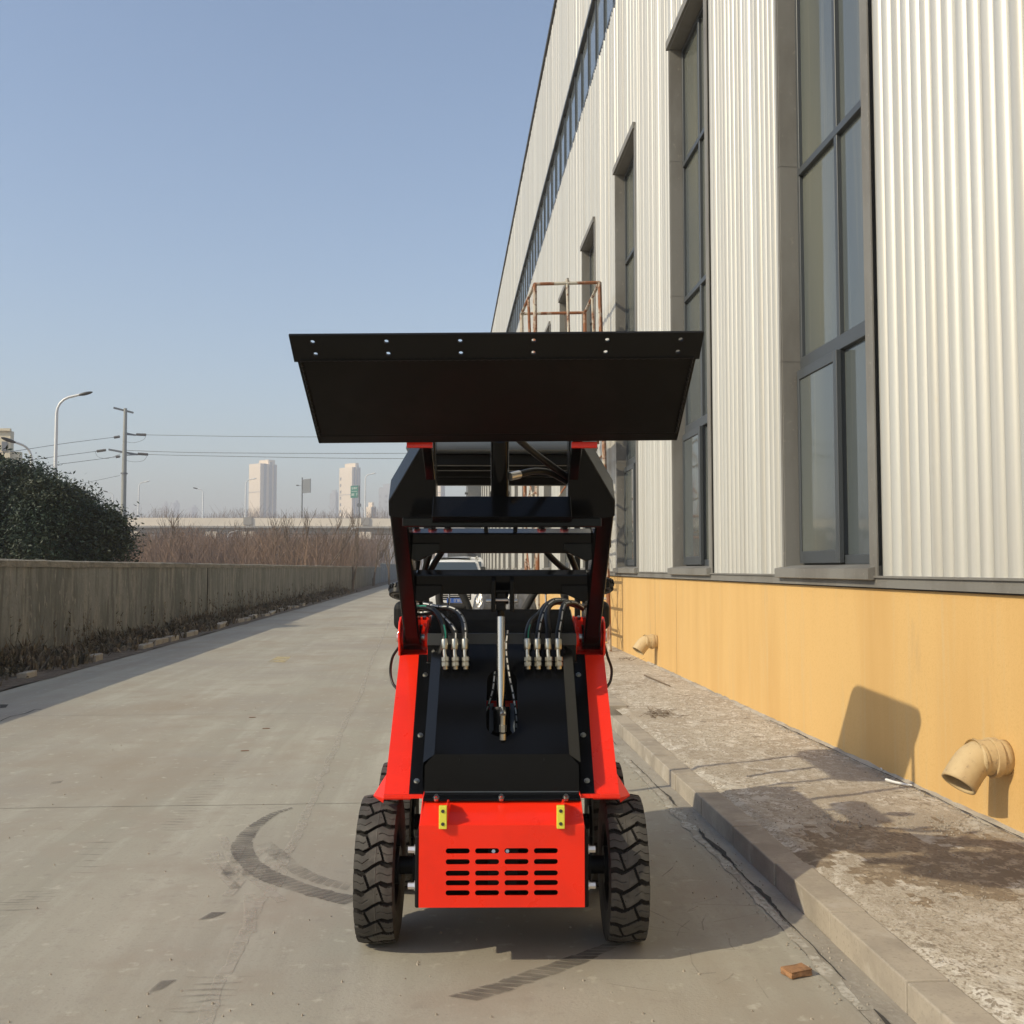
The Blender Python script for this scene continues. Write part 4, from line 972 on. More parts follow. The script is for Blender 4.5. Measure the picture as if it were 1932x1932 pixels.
# ================================================================== OVERPASS, LAMPS, SIGNS
OY = 200
zp = lambda y: at(500, y, OY).z
ov = empty('overpass', (-20, OY, 0), 0, 'pale concrete overpass crossing behind the bare brush', 'overpass')
OO = (-20, OY, 0)
h = MB(); h.box(-150, 60, OY, OY + .35, zp(993), zp(977.5)); h.build('parapet', M['bridge'], ov, off=OO)
h = MB(); h.box(-150, 60, OY + 9, OY + 9.3, zp(985), zp(973)); h.build('far_barrier', M['polegrey'], ov, off=OO)
h = MB(); h.box(-150, 60, OY - .1, OY + 9.5, zp(996), zp(992.5)); h.box(-150, 60, OY + 1.2, OY + 8.5, zp(1006), zp(996)); h.build('deck', M['bridgedk'], ov, off=OO)
for px in (398, 467, 689, 900, 250, 130):
    a_ = at(px - 11, 1010, OY).x; b_ = at(px + 11, 1010, OY).x; c_ = (a_ + b_) / 2
    h = MB(); h.box(a_, c_ - .12, OY + .2, OY + 1.2, zp(1016), zp(1003)); h.box(c_ + .12, b_, OY + .2, OY + 1.2, zp(1016), zp(1003)); h.box(a_, b_, OY + 1.2, OY + 8.3, zp(1018), zp(1006)); pr = h.build('pier', M['bridge'], ov, off=OO)
    h = MB(); h.box(c_ - .7, c_ + .7, OY + 2, OY + 4, 0, zp(1018)); h.box(c_ - .7, c_ + .7, OY + 6, OY + 8, 0, zp(1018)); h.build('column', M['bridgedk'], pr, off=OO)
    if px in (467, 689): h = MB(); h.box(c_ - .8, c_ + .8, OY - .25, OY, zp(990), zp(976)); h.build('lamp_base', M['bridgedk'], ov, off=OO)
def lamp(p, H, reach, sgn, rb, label, headm='lamphead', rz=0, grp=None, hs=1.0):
    r_ = empty('street_lamp', p, rz, label, 'street lamp', grp)
    h = MB(); R_ = reach
    path = [(0, 0, 0), (0, 0, H * .5), (0, 0, H - R_ * .95)] + [(sgn * (R_ * (1 - math.cos(a_)) * .85), 0, H - R_ * .95 + R_ * .85 * math.sin(a_)) for a_ in [R(18 * k) for k in range(1, 5)]] + [(sgn * R_ * 1.15, 0, H)]
    n_ = len(path); h.tube(path, [rb * (1 - .45 * min(1, i / 3)) for i in range(n_)], 8); h.build('pole', M['lampwhite'], r_, smooth=True)
    h = MB(); h.ell((sgn * (R_ * 1.15 + .35 * hs), 0, H + .07 * hs), .50 * hs, .17 * hs, .11 * hs, 12, 8, Matrix.Rotation(-sgn * R(14), 3, 'Y')); h.build('lamp_head', M[headm], r_, smooth=True)
    return r_
def zat(px, py, Y): return at(px, py, Y).z
a_ = at(104, 900, 60); lamp((a_.x, 60, 0), zat(104, 744, 60), 1.12, 1, .13, 'tall white street lamp arching over the evergreen bushes, its head towards the utility pole', hs=.85)
a_ = at(59, 880, 60); lamp((a_.x, 60, 0), zat(59, 837, 60), .9, -1, .12, 'short looking street lamp behind the bush with its dark head turned to the beige block', hs=.9, rz=R(50))
LG = 'lamps along the overpass'
for px, py, sgn, Y, lab, hm in ((463, 904, 1, 200.5, 'white overpass lamp in front of the nearer pair of cream apartment towers', 'lampwhite'), (689, 894, 1, 200.5, 'white overpass lamp just past the green road sign', 'lampwhite'),
                            (382.5, 922, -1, 209, 'overpass lamp standing over faint far towers, head turned away', 'lamphead'), (261, 909, 1, 200.5, 'overpass lamp rising just past the utility pole', 'lampwhite'), (213, 928, -1, 209, 'overpass lamp rising out of the evergreen bush beside the utility pole', 'lamphead')):
    a_ = at(px, 975, Y); lamp((a_.x, Y, zp(985)), zat(px, py, Y) - zp(985), 1.0, sgn, .16, lab, hm, grp=LG, hs=1.1)
for px, py, Y, lab in ((660, 996, 150, 'small white lamp standing in the brush under the overpass, beneath the green sign'), (430, 1003, 150, 'small white lamp half hidden in the brush under the overpass')):
    a_ = at(px, 1000, Y); lamp((a_.x, Y, 0), zat(px, py, Y), .7, 1, .11, lab, 'lampwhite', hs=.8)
# grey sign seen from the back, green sign
sg = empty('road_sign', (at(569.5, 975, 200.6).x, 200.6, zp(985)), 0, 'grey back of a tall road sign on a thin pole above the overpass', 'road sign')
x0_, z0_ = sg.location.x, sg.location.z
h = MB(); h.cyl((0, 0, 0), (0, 0, zp(900) - z0_), .13, 8); h.build('pole', M['signgrey'], sg)
pnl = MB(); mm = Matrix.Rotation(R(-50), 4, 'Z'); pnl.box(.25, 3.0, -.05, .05, zp(930) - z0_, zp(904) - z0_, mm); pnl.box(0, .3, -.08, .08, zp(907) - z0_, zp(905.5) - z0_, mm); pnl.box(0, .3, -.08, .08, zp(928) - z0_, zp(926.5) - z0_, mm); pnl.build('sign_panel', M['signgrey'], sg)
h = MB(); h.ell((-.9, 0, zp(915) - z0_), .3, .15, .12); h.bar((-.7, 0, zp(915) - z0_), (0, 0, zp(916) - z0_), .05, .05); h.build('camera_box', M['lamphead'], sg)
gx = at(677.4, 975, 200.6).x
sg = empty('road_sign', (gx, 200.6, zp(985)), 0, 'green direction sign with white lettering in front of a cream apartment tower', 'road sign')
h = MB(); h.cyl((0, 0, 0), (0, 0, zp(915) - z0_), .13, 8)
for yy in (918, 926, 934.5): h.bar((0, 0, zp(yy) - z0_), (-.5, .3, zp(yy) - z0_), .1, .12)
h.build('pole', M['signgrey'], sg)
mm = Matrix.Rotation(R(-35), 4, 'Z'); pw = 1.55 / math.cos(R(35))
h = MB(); h.box(-pw - .25, -.25, -.05, .05, zp(937.5) - z0_, zp(914.5) - z0_, mm); pn = h.build('sign_panel', M['signgreen'], sg)
# lettering: three characters, a line of small letters, a distance and an arrow
zt_ = zp(914.5) - z0_; zb_ = zp(937.5) - z0_; HH = zt_ - zb_
def glyph(mb, u0, v0, w_, h_, strokes):
    for (a0, b0, a1, b1) in strokes:
        xa, xb = sorted((a0, a1)); za, zc = sorted((b0, b1)); t = .06
        mb.box(-pw - .25 + (u0 + w_ * xa) * pw - (t * .5 if xa == xb else 0), -pw - .25 + (u0 + w_ * xb) * pw + (t * .5 if xa == xb else 0), -.07, -.052, zb_ + (v0 + h_ * za) * HH - (.03 if za == zc else 0), zb_ + (v0 + h_ * zc) * HH + (.03 if za == zc else 0), mm)
h = MB()
glyph(h, .16, .70, .17, .17, [(0, 1, 1, 1), (.5, 0, .5, 1), (0, .5, 1, .5), (.1, 0, .9, 0)])
glyph(h, .41, .70, .17, .17, [(.1, 0, .1, 1), (.5, 0, .5, 1), (.5, 1, 1, 1), (.5, .5, 1, .5), (1, 0, 1, 1)])
glyph(h, .66, .70, .17, .17, [(0, .9, 1, .9), (.2, 0, .2, 1), (.8, 0, .8, 1), (0, .45, 1, .45)])
for k in range(8): glyph(h, .17 + k * .085, .51, .05, .05, [(0, 0, 1, 0), (0, 0, 0, 1)])
for k in range(3): glyph(h, .12 + k * .13, .18, .09, .16, [(0, 0, 0, 1), (0, 0, 1, 0), (0, 1, 1, 1), (1, 0, 1, 1)])
glyph(h, .70, .14, .18, .22, [(.5, 0, .5, 1), (.1, .0, .5, .0), (.5, 1, 1, 1), (1, .5, 1, 1)])
h.build('lettering', M['signwhite'], pn)
h = MB(); h.cyl((0, -.1, zp(952) - z0_), (0, -.16, zp(952) - z0_), .42, 20); h.build('round_sign', M['signgrey'], sg)

# ================================================================== TOWERS
def tower(px, w1, w2, ytop, Y, lab, wm='towerwarm', extra=(), wins_=(), grp=None, cat='apartment tower', depth_rot=42):
    c = at(px, 975, Y); z = zat(px, ytop, Y); s1 = w1 / 1932 * Y / math.cos(R(depth_rot)); s2 = w2 / 1932 * Y / math.sin(R(depth_rot))
    r_ = empty('apartment_tower', (c.x, Y, 0), R(-depth_rot), lab, cat, grp)    # corner of the two visible faces
    # local: -x runs along the sunlit face, +y along the shaded one
    r_.rotation_euler = (0, 0, R(-depth_rot)); h = MB(); h.box(-s1, 0, 0, s2, 0, z); h.build('wall', M[wm], r_)
    h = MB(); h.box(-s1 + .001 * Y, -.002 * Y, s2 * .55, s2 * .95, z, z + .022 * z + 2); h.build('roof_room', M[wm], r_)
    for k, f in enumerate((.28, .60, .88)):
        h = MB(); h.box(0, .5 + .4 * (k % 2), s2 * (f - .07), s2 * (f + .07), 0, z * (1.0 if k != 1 else 1.02)); h.build('bay', M['towergrey'], r_)
    for k in range(wins_ and wins_[0] or 0):
        zz = z * (.12 + .82 * k / wins_[0]); h = MB(); h.box(-s1 * .93, -s1 * .84, -.15, 0, zz, zz + z * .028); h.build('window', M['towerwin'], r_)
        if wins_[1] > 1: h = MB(); h.box(-s1 * .45, -s1 * .25, -.15, 0, zz, zz + z * .03); h.build('window', M['towerwin'], r_); h = MB(); h.box(-.4, 1.1, s2 * .2, s2 * .45, zz, zz + z * .02); h.build('balcony', M[wm], r_)
    h = MB(); h.box(-s1 - .2, .2, -.25, 0, z * .73, z * .735); h.build('band', M['towergrey'], r_)
    return r_
TG = 'apartment towers beyond the overpass'
tower(490, 25, 26, 874, 850, 'cream high rise tower nearest the utility pole, a white lamp in front of it', grp=TG)
tower(663.5, 26, 14.5, 881, 850, 'cream high rise tower behind the green road sign', grp=TG, wins_=(13, 1))
tower(831, 21, 8, 876, 850, 'cream high rise tower seen through the gap under the loader canopy', grp=TG)
tower(633, 12, 4, 930, 1300, 'faint hazy tower close beside the cream tower with the green sign', 'towergrey', grp=TG)
tower(736, 23, 12, 918, 1150, 'hazy pale tower with rows of balconies next to the loader arm', 'towergrey', grp=TG, wins_=(12, 2))
tower(700, 12, 8, 956, 620, 'low cream block between the white lamp and the hazy tower', grp=TG, cat='apartment block')
tower(311, 10, 5, 950, 2000, 'faintest blue tower on the horizon, nearest the utility pole', 'towergrey', grp=TG)
tower(327, 7, 9, 948, 2050, 'faint blue tower on the horizon, the tallest of the three far ones', 'towergrey', grp=TG)
tower(362, 8, 8, 957, 2000, 'faint blue tower on the horizon below an overpass lamp', 'towergrey', grp=TG)

# ================================================================== UTILITY POLE AND WIRES
UY = 120
ub = at(232, 1000, UY); up = empty('utility_pole', (ub.x, UY, 0), 0, 'tall grey steel utility pole with cross arms and wires behind the evergreen bushes', 'utility pole'); UO = (ub.x, UY, 0)
c5 = lambda x, y, Y=UY: at(x * .3623 * .6389, (1050 + y * .3623) * .6389, Y)
h = MB(); h.tube([(ub.x, UY, 0), (ub.x, UY, c5(998, 960).z), (ub.x, UY, c5(998, 430).z)], [.36, .27, .19], 16); h.build('mast', M['polegrey'], up, off=UO, smooth=True)
h = MB(); h.cyl((ub.x, UY, c5(998, 966).z), (ub.x, UY, c5(998, 955).z), .38, 16); h.build('flange', M['signgrey'], up, off=UO)
for a_, b_, w_ in (((925, 425), (1075, 460), .2), ((1005, 640), (1095, 643), .16), ((1005, 625), (1095, 642), .1), ((885, 766), (1110, 803), .2), ((1010, 812), (1105, 803), .12), ((885, 768), (1000, 790), .1)):
    h = MB(); h.bar(c5(*a_), c5(*b_) + Vector((0, .6, 0)), w_, w_); h.build('cross_arm', M['signgrey'], up, off=UO)
for a_, b_ in (((1112, 643), (1190, 646)), ((1125, 801), (1205, 806)), ((862, 770), (790, 780)), ((975, 660), (930, 668)), ((975, 822), (945, 826))):
    h = MB(); h.cyl(c5(*a_), c5(*b_), .15, 8); h.build('insulator', M['lamphead'], up, off=UO)
def wire(pts, r=.028):
    h = MB(); h.tube(smoothpath(pts, 5), r, 5); h.build('wire', M['wire'], up, off=UO)
wire([c5(1095, 643), c5(1190, 646), at(447, 823.3, 118), at(620, 824.3, 116), at(900, 823, 112)])
wire([c5(1010, 772), at(383, 854, 118), at(700, 855.5, 116), at(1000, 853, 112)])
wire([c5(1110, 803), c5(1205, 806), at(383, 860, 118), at(700, 865, 116), at(1000, 864, 112)])
wire([c5(980, 660), at(127, 836, 112), at(28, 851, 100), at(-60, 862, 90)])
wire([c5(862, 770), c5(790, 780), at(100, 862, 112), at(20, 874, 100), at(-60, 885, 90)])
wire([c5(985, 820), at(150, 871, 112), at(67, 881, 104), at(-30, 893, 90)])
wire([c5(975, 978), at(170, 909, 114), at(120, 919, 108)], .02)
wire([c5(1190, 646), c5(1170, 685), c5(1090, 710), c5(1010, 700)], .018); wire([c5(1205, 806), c5(1170, 855), c5(1090, 866), c5(1010, 850)], .018); wire([c5(775, 780), c5(800, 825), c5(880, 838), c5(985, 800)], .018)

# ================================================================== VEGETATION
def leafy(name, blobs, n, size, seed, lab, grp, trunk):
    r2 = random.Random(seed); root = empty(name, trunk, 0, lab, 'bush', grp); mb = MB(); T = Vector(trunk)
    tot = sum(b_[1] * b_[1] for b_ in blobs)
    for (c, r_, fz) in blobs:
        k_ = int(n * r_ * r_ / tot)
        # clump centres on and inside the blob, leaves gathered round them
        cl_ = []
        for _ in range(max(8, int(k_ / 42))):
            d = Vector((r2.gauss(0, 1), r2.gauss(0, 1), r2.gauss(0, 1))).normalized() * r_ * (.45 + .62 * r2.random() ** .5); d.z *= fz; cl_.append(c + d)
        for cc in cl_:
            cr = .10 + .13 * r2.random()
            for _ in range(42):
                p = cc + Vector((r2.gauss(0, cr), r2.gauss(0, cr), r2.gauss(0, cr * .8))); s_ = size * r2.uniform(.6, 1.3)
                a1 = Vector((r2.gauss(0, 1), r2.gauss(0, 1), r2.gauss(0, .7))).normalized(); a2 = a1.cross(Vector((r2.gauss(0, 1), r2.gauss(0, 1), r2.gauss(0, 1)))).normalized()
                mb.add([p - a1 * s_ , p + a2 * s_ * .38, p + a1 * s_, p - a2 * s_ * .38], [(0, 1, 2, 3)])
    for _ in range(70):                                # stray shoots with their own leaves
        c, r_, fz = blobs[r2.randrange(len(blobs))]; d = Vector((r2.gauss(0, 1), r2.gauss(0, 1), abs(r2.gauss(0, 1)) + .2)).normalized()
        p0 = c + d * r_ * .9; p1 = p0 + (d + Vector((0, 0, .8))) * r_ * r2.uniform(.12, .30)
        mb.tube([p0, p1], .006, 3, .003)
        for _ in range(9):
            p = p0.lerp(p1, r2.uniform(.2, 1)); a1 = Vector((r2.gauss(0, 1), r2.gauss(0, 1), .6)).normalized(); a2 = a1.cross(Vector((r2.gauss(0, 1), r2.gauss(0, 1), 0))).normalized(); s_ = size * r2.uniform(.7, 1.2)
            mb.add([p, p + a1 * s_ + a2 * s_ * .35, p + a1 * s_ * 2, p + a1 * s_ - a2 * s_ * .35], [(0, 1, 2, 3)])
    mb.build('crown', M['leaf'], root, off=trunk)
    h = MB()
    for j in range(4):
        c = blobs[j % len(blobs)][0]; h.tube(smoothpath([T + Vector((.05 * j, .03 * j, 0)), T.lerp(c, .5) + Vector((.1, 0, .1)), c], 4), .07, 6, .02)
    h.build('trunk', M['bark'], root, off=trunk)
TY = 25.0
def bl_(px, py, rpx, Y=TY, fz=1.0): p = at(px, py, Y); return (p, rpx / 1932 * Y, fz)
EG = 'evergreen bushes behind the concrete wall'
leafy('evergreen_bush', [bl_(15, 940, 62), bl_(40, 990, 70), bl_(-15, 1010, 70), bl_(58, 912, 30), bl_(20, 900, 24)], 28000, .052, 1, 'tallest dark evergreen bush, hiding the foot of the beige block', EG, tuple(at(20, 1072, TY).xy) + (0,))
leafy('evergreen_bush', [bl_(95, 960, 50, 24), bl_(95, 1010, 62, 24), bl_(75, 935, 36, 24)], 19000, .05, 2, 'dark evergreen bush at the foot of the tall white street lamp', EG, tuple(at(92, 1072, 24).xy) + (0,))
leafy('evergreen_bush', [bl_(138, 972, 42, 25.5), bl_(142, 1012, 56, 25.5), bl_(128, 944, 22, 25.5)], 19000, .05, 3, 'rounded dark evergreen bush between the tall lamp and the utility pole', EG, tuple(at(152, 1072, 25.5).xy) + (0,))
leafy('evergreen_bush', [bl_(192, 1012, 40, 24.5), bl_(208, 1034, 32, 24.5), bl_(180, 1000, 38, 24.5), bl_(202, 988, 18, 24.5)], 15000, .05, 4, 'lowest dark evergreen bush, in front of the foot of the utility pole', EG, tuple(at(210, 1072, 24.5).xy) + (0,))
leafy('evergreen_bush', [bl_(-70, 930, 85, 26), bl_(-60, 1000, 90, 26)], 6000, .09, 5, 'dark evergreen bush at the edge of the view, only its side showing', EG, tuple(at(-65, 1072, 26).xy) + (0,))
# bare thicket
th = MB(); r3 = random.Random(11)
def twig(mb, p, hgt, lean, r_):
    a_ = r3.uniform(0, 6.28); dx = Vector((math.cos(a_), math.sin(a_), 0)); m_ = p + dx * lean * .35 + Vector((0, 0, hgt * .55)); t_ = p + dx * lean + Vector((0, 0, hgt))
    m_ = m_ + Vector((r3.uniform(-.15, .15), r3.uniform(-.15, .15), 0)) * hgt * .4
    mb.tube([p, m_, t_], r_, 3, r_ * .3, caps=False)
    for _ in range(3):
        f = r3.uniform(.35, .8); q = p.lerp(m_, f / .5) if f < .5 else m_.lerp(t_, f * 2 - 1); a2 = r3.uniform(0, 6.28); L_ = hgt * r3.uniform(.12, .32)
        mb.tube([q, q + Vector((math.cos(a2) * L_ * .75, math.sin(a2) * L_ * .75, L_))], r_ * .55, 3, r_ * .2, caps=False)
for k in range(5600):
    Y = 55 + 75 * r3.random() ** .8; px = r3.uniform(225, 800)
    base = at(px, 1000, Y); env = 1004 + 20 * noise.noise(Vector((px * .013, 0, 0))) + 16 * noise.noise(Vector((px * .06, Y * .05, 0)))
    top = zat(px, env + r3.uniform(-6, 34), Y)
    if base.x > LX - .8: continue
    twig(th, Vector((base.x, Y, 0)), max(1.5, top), r3.uniform(.1, 1.5), .013 + Y * .00015)
tag(th.build('brush', M['brush']), kind='stuff')
# single bare trees standing out of the thicket
def bare_tree(seed, H):
    r4 = random.Random(seed); mb = MB()
    def br(p, d, L_, r_, lv):
        pts = [p]; q = p
        for i in range(3):
            d = (d + Vector((r4.uniform(-.13, .13), r4.uniform(-.13, .13), .05))).normalized(); q = q + d * L_ / 3; pts.append(q)
        mb.tube(pts, r_, 4 if lv else 5, r_ * .55, caps=False)
        if lv >= 4: return
        for i in range(3 if lv < 3 else 2):
            a_ = r4.uniform(0, 6.28); sp = r4.uniform(.28, .6); dd = (d + Vector((math.cos(a_) * sp, math.sin(a_) * sp, .15))).normalized()
            br(pts[-1] if i == 0 else pts[r4.choice((1, 2, 3))], dd, L_ * r4.uniform(.6, .82), r_ * .55, lv + 1)
    br(Vector((0, 0, 0)), Vector((0, 0, 1)), H * .34, .12, 0)
    root = empty('bare_tree'); mb.build('branches', M['baretree'], root); h = MB(); h.tube([(0, 0, -.05), (0, 0, H * .12)], .10, 6, .078); h.build('trunk', M['bark'], root); return root
BT = [bare_tree(s_, 6.0) for s_ in (3, 8, 15)]
BG = 'bare trees standing up out of the brush'
tl = [(283, 980, 78, 'thin bare tree just past the utility pole'), (335, 955, 70, 'bare tree below the faint far towers'), (352, 970, 82, 'bare tree with a forked top beside the far towers'), (395, 978, 88, 'low bare tree below an overpass lamp'), (470, 985, 90, 'low bare tree in front of the nearest cream tower'),
      (515, 962, 66, 'leaning bare tree with strong fork beside the nearest cream tower'), (545, 955, 68, 'spreading bare tree next to the pole of the grey sign'), (578, 950, 70, 'bare tree right under the grey sign'), (612, 955, 72, 'bare tree between the grey sign and the hazy tower'), (640, 975, 80, 'thin bare tree in front of the cream tower with the sign'),
      (665, 962, 70, 'bare tree below the green sign'), (705, 985, 84, 'low bare tree near the white overpass lamp'), (735, 990, 90, 'bare tree beside the loader arm'), (440, 975, 86, 'bare tree under the overpass lamp with the white head')]
for i, (px, py, Y, lab) in enumerate(tl):
    o = BT[i] if i < 3 else copy_tree(BT[i % 3]); p = at(px, 1000, Y); H = zat(px, py, Y)
    o.location = (p.x, Y, 0); s_ = H / 6.0 * 1.05; o.scale = (s_, s_, s_); o.rotation_euler = (0, 0, i * 1.7); tag(o, lab, 'bare tree', BG)
# far wood behind the overpass
fw = MB()
for k in range(1500):
    Y = 330 + 120 * r3.random(); px = r3.uniform(20, 820); hgt = zat(px, 972 - 9 * abs(noise.noise(Vector((px * .03, 1, 0)))) - (10 if noise.noise(Vector((px * .012, 4, 0))) > .1 else 0) + r3.uniform(-5, 9), Y); p = at(px, 1000, Y)
    twig(fw, Vector((p.x, Y, 0)), hgt, r3.uniform(.5, 2), .10)
tag(fw.build('far_wood', M['brush']), kind='stuff')

# ================================================================== SCAFFOLD TOWER
sc = empty('scaffold_tower', (2.15, 17.6, .1), 0, 'rusty white steel scaffold tower standing against the factory wall', 'scaffold')
SO = (2.15, 17.6, .1)
FL, FR, BL_, BR = Vector((1.50, 16.5, .1)), Vector((2.66, 16.5, .1)), Vector((1.50, 18.6, .1)), Vector((2.62, 18.6, .1))
ST = 6.0
ft = [at(1009, 536, 16.5), at(1131, 533, 16.5), at(984, 592, 18.6), at(1103, 590, 18.6)]
posts = [(FL, ft[0]), (FR, ft[1]), (BL_, ft[2]), (BR, ft[3])]
def sbar(a_, b_, name='tube', r=.028):
    h = MB(); h.cyl(a_, b_, r, 8); h.build(name, M['rust'], sc, off=SO)
for a_, b_ in posts: sbar(a_, b_, 'post', .034)
mid_t = at(1070, 527, 16.5); sbar(Vector((mid_t.x + .05, 16.5, 4.2)), mid_t, 'post', .026)
for f_ in (.28,): sbar(posts[0][0].lerp(posts[2][0], .5) + Vector((0, 0, 4.0)), posts[0][1].lerp(posts[2][1], .45), 'post', .026)
for f_ in (1,):
    sbar(posts[1][0].lerp(posts[3][0], .5) + Vector((0, 0, 3.5)), posts[1][1].lerp(posts[3][1], .45), 'post', .026)
sbar(ft[0], ft[1], 'rail'); sbar(ft[2], ft[3], 'rail'); sbar(ft[0], ft[2], 'rail'); sbar(ft[1], ft[3], 'rail')
def pp(i, z): a_, b_ = posts[i]; return a_.lerp(b_, (z - .1) / (b_.z - .1))
for z in (.55, 1.95, 2.3, 3.75, 4.1):
    for i, j in ((0, 1), (2, 3)): sbar(pp(i, z), pp(j, z), 'rail', .024)
for z in (.5, .95, 1.4, 2.1, 2.7, 3.3, 3.75, 4.2):
    for i, j in ((0, 2), (1, 3)): sbar(pp(i, z), pp(j, z), 'rail', .02)
for z0_s, z1_s in ((.3, 1.9), (2.1, 3.7)):
    sbar(pp(0, z0_s), pp(2, z1_s), 'brace', .015); sbar(pp(2, z0_s), pp(0, z1_s), 'brace', .015); sbar(pp(1, z0_s), pp(3, z1_s), 'brace', .015); sbar(pp(0, z0_s), pp(1, z1_s), 'brace', .015)
h = MB(); h.box(1.6, 2.5, 16.6, 18.5, 3.80, 3.83); h.build('platform', M['rust'], sc, off=SO)
h = MB(); a_ = ft[2].lerp(ft[3], .68); h.tube([a_ + Vector((0, 0, .06)), a_, a_ + Vector((.02, 0, -.3)), a_ + Vector((.12, 0, -1.1))], .006, 5); h.build('cord', M['twig'], sc, off=SO)

# ================================================================== CARS
def car(loc, lab, boxy=False):
    r_ = empty('parked_car', loc, 0, lab, 'car')
    # stations along length (y from nose), each: halfwidth low, halfwidth belt, z low, z belt, z top, halfwidth top
    S = [(0, .72, .80, .38, .62, .68, .70), (.12, .86, .88, .30, .72, .90, .80), (.6, .91, .91, .28, .84, 1.04, .84), (1.15, .92, .92, .28, .92, 1.10, .84), (1.9, .92, .92, .28, .96, 1.66, .66), (2.4, .92, .92, .28, .97, 1.74, .68), (3.6, .92, .92, .28, .98, 1.72, .67), (4.4, .90, .90, .30, 1.0, 1.5, .66), (4.6, .84, .86, .40, .95, 1.1, .76)]
    if boxy: S = [(0, .74, .78, .35, .8, .9, .74), (.25, .82, .82, .3, .95, 1.15, .76), (.7, .84, .84, .3, 1.0, 1.75, .72), (1.1, .84, .84, .3, 1.0, 1.9, .72), (4.0, .84, .84, .3, 1.0, 1.9, .72), (4.1, .8, .82, .35, 1.0, 1.6, .72)]
    rg = []
    for (y, wl, wb, zl, zb, zt, wt) in S:
        rg.append([(-wl, y, zl), (-wb, y, (zl + zb) / 2), (-wb, y, zb), (-(wt + .04), y, zt - .08 * (zt - zb)), (-wt + .06, y, zt), (0, y, zt + .025), (wt - .06, y, zt), (wt + .04, y, zt - .08 * (zt - zb)), (wb, y, zb), (wb, y, (zl + zb) / 2), (wl, y, zl)])
    h = MB(); h.rings(rg); body = h.build('body', M['carpaint'], r_, smooth=True)
    i0, i1 = (3, 4) if not boxy else (1, 2)
    s0, s1 = S[i0], S[i1]
    h = MB(); e = .045
    h.add([(-s0[6] + .08, s0[0] + .12 - e, s0[5] + .10), (s0[6] - .08, s0[0] + .12 - e, s0[5] + .10), (s1[6] - .04, s1[0] - .05 - e, s1[5] - .03), (-s1[6] + .04, s1[0] - .05 - e, s1[5] - .03), (-s0[6] + .08, s0[0] + .16, s0[5] + .02), (s0[6] - .08, s0[0] + .16, s0[5] + .02), (s1[6] - .04, s1[0] + .03, s1[5] - .1), (-s1[6] + .04, s1[0] + .03, s1[5] - .1)], [(0, 1, 2, 3), (4, 7, 6, 5), (0, 4, 5, 1), (1, 5, 6, 2), (2, 6, 7, 3), (3, 7, 4, 0)])
    h.build('windscreen', M['carglass'], r_)
    for sx in (-1, 1):
        h = MB(); h.box(min(sx * .80, sx * .88), max(sx * .80, sx * .88), 2.0 if not boxy else 1.2, 4.1 if not boxy else 3.8, 1.04, 1.5); h.build('side_window', M['carglass'], r_)
        h = MB(); h.prism([(sx * .50, .66), (sx * .86, .74), (sx * .87, .88), (sx * .56, .78)], .02, .14, lambda p, q, s: (p, s, q)); h.build('headlight', M['lens'], r_)
        h = MB(); h.prism([(sx * .60, .42), (sx * .82, .42), (sx * .80, .56), (sx * .62, .52)], -.01, .14, lambda p, q, s: (p, s, q)); h.build('fog_lamp', M['lens'], r_)
        h = MB(); h.ell((sx * 1.02, 1.75 if not boxy else .7, 1.08), .11, .06, .09); h.build('mirror', M['carpaint'], r_, smooth=True)
        if not boxy:
            h = MB(); h.tube(smoothpath([(sx * .70, 1.95, 1.70), (sx * .70, 2.2, 1.80), (sx * .70, 3.4, 1.80), (sx * .70, 3.7, 1.73)], 3), .02, 6); h.build('roof_rail', M['polegrey'], r_, smooth=True)
        for yy in (.85, 3.7):
            h = MB(); h.tube([(sx * .70, yy, .34), (sx * .72, yy, .34), (sx * .90, yy, .34), (sx * .93, yy, .34)], [.30, .34, .34, .30], 24); h.build('wheel', M['rubber'], r_, smooth=True)
    h = MB(); h.box(-.46, .46, -.015, .1, .56, .74); g_ = h.build('grille', M['blackmatt'], r_, bevel=.03)
    for z in (.60, .66, .71): h = MB(); h.box(-.42, .42, -.022, -.012, z, z + .018); h.build('grille_bar', M['zincw'], g_)
    pl2 = MB(); pl2.box(-.22, .22, -.035, -.024, .49, .62); p_ = pl2.build('number_plate', M['plate'], r_)
    h = MB(); G = {'T': [(0, 1, 1, 1), (.5, 0, .5, 1)], 'E': [(0, 0, 0, 1), (0, 1, 1, 1), (0, .5, .8, .5), (0, 0, 1, 0)], '0': [(0, 0, 0, 1), (1, 0, 1, 1), (0, 0, 1, 0), (0, 1, 1, 1)], '7': [(0, 1, 1, 1), (1, 0, 1, 1)], 'W': [(0, 0, 0, 1), (.5, 0, .5, 1), (1, 0, 1, 1), (0, 0, 1, 0)], 'Z': [(0, 1, 1, 1), (0, 0, 1, 0), (.5, 0, .5, 1)]}
    for k, ch in enumerate('TE 07WZ' if not boxy else 'E 07T'):
        for (a0, b0, a1, b1) in G.get(ch, []):
            xa = -.19 + k * .057; h.box(xa + min(a0, a1) * .038 - .004, xa + max(a0, a1) * .038 + .004, -.040, -.036, .515 + min(b0, b1) * .08 - .004, .515 + max(b0, b1) * .08 + .004)
    h.build('plate_lettering', M['white'], p_)
    if not boxy: h = MB(); h.box(-.5, .5, 2.05, 3.2, 1.758, 1.772); h.build('sunroof', M['carglass'], r_)
    return r_
car((.27, 28.6, 0), 'white off-roader with roof rails and blue number plate parked behind the loader')
car((.78, 41, 0), 'boxy white van parked further back than the off-roader, mostly hidden by it', True)

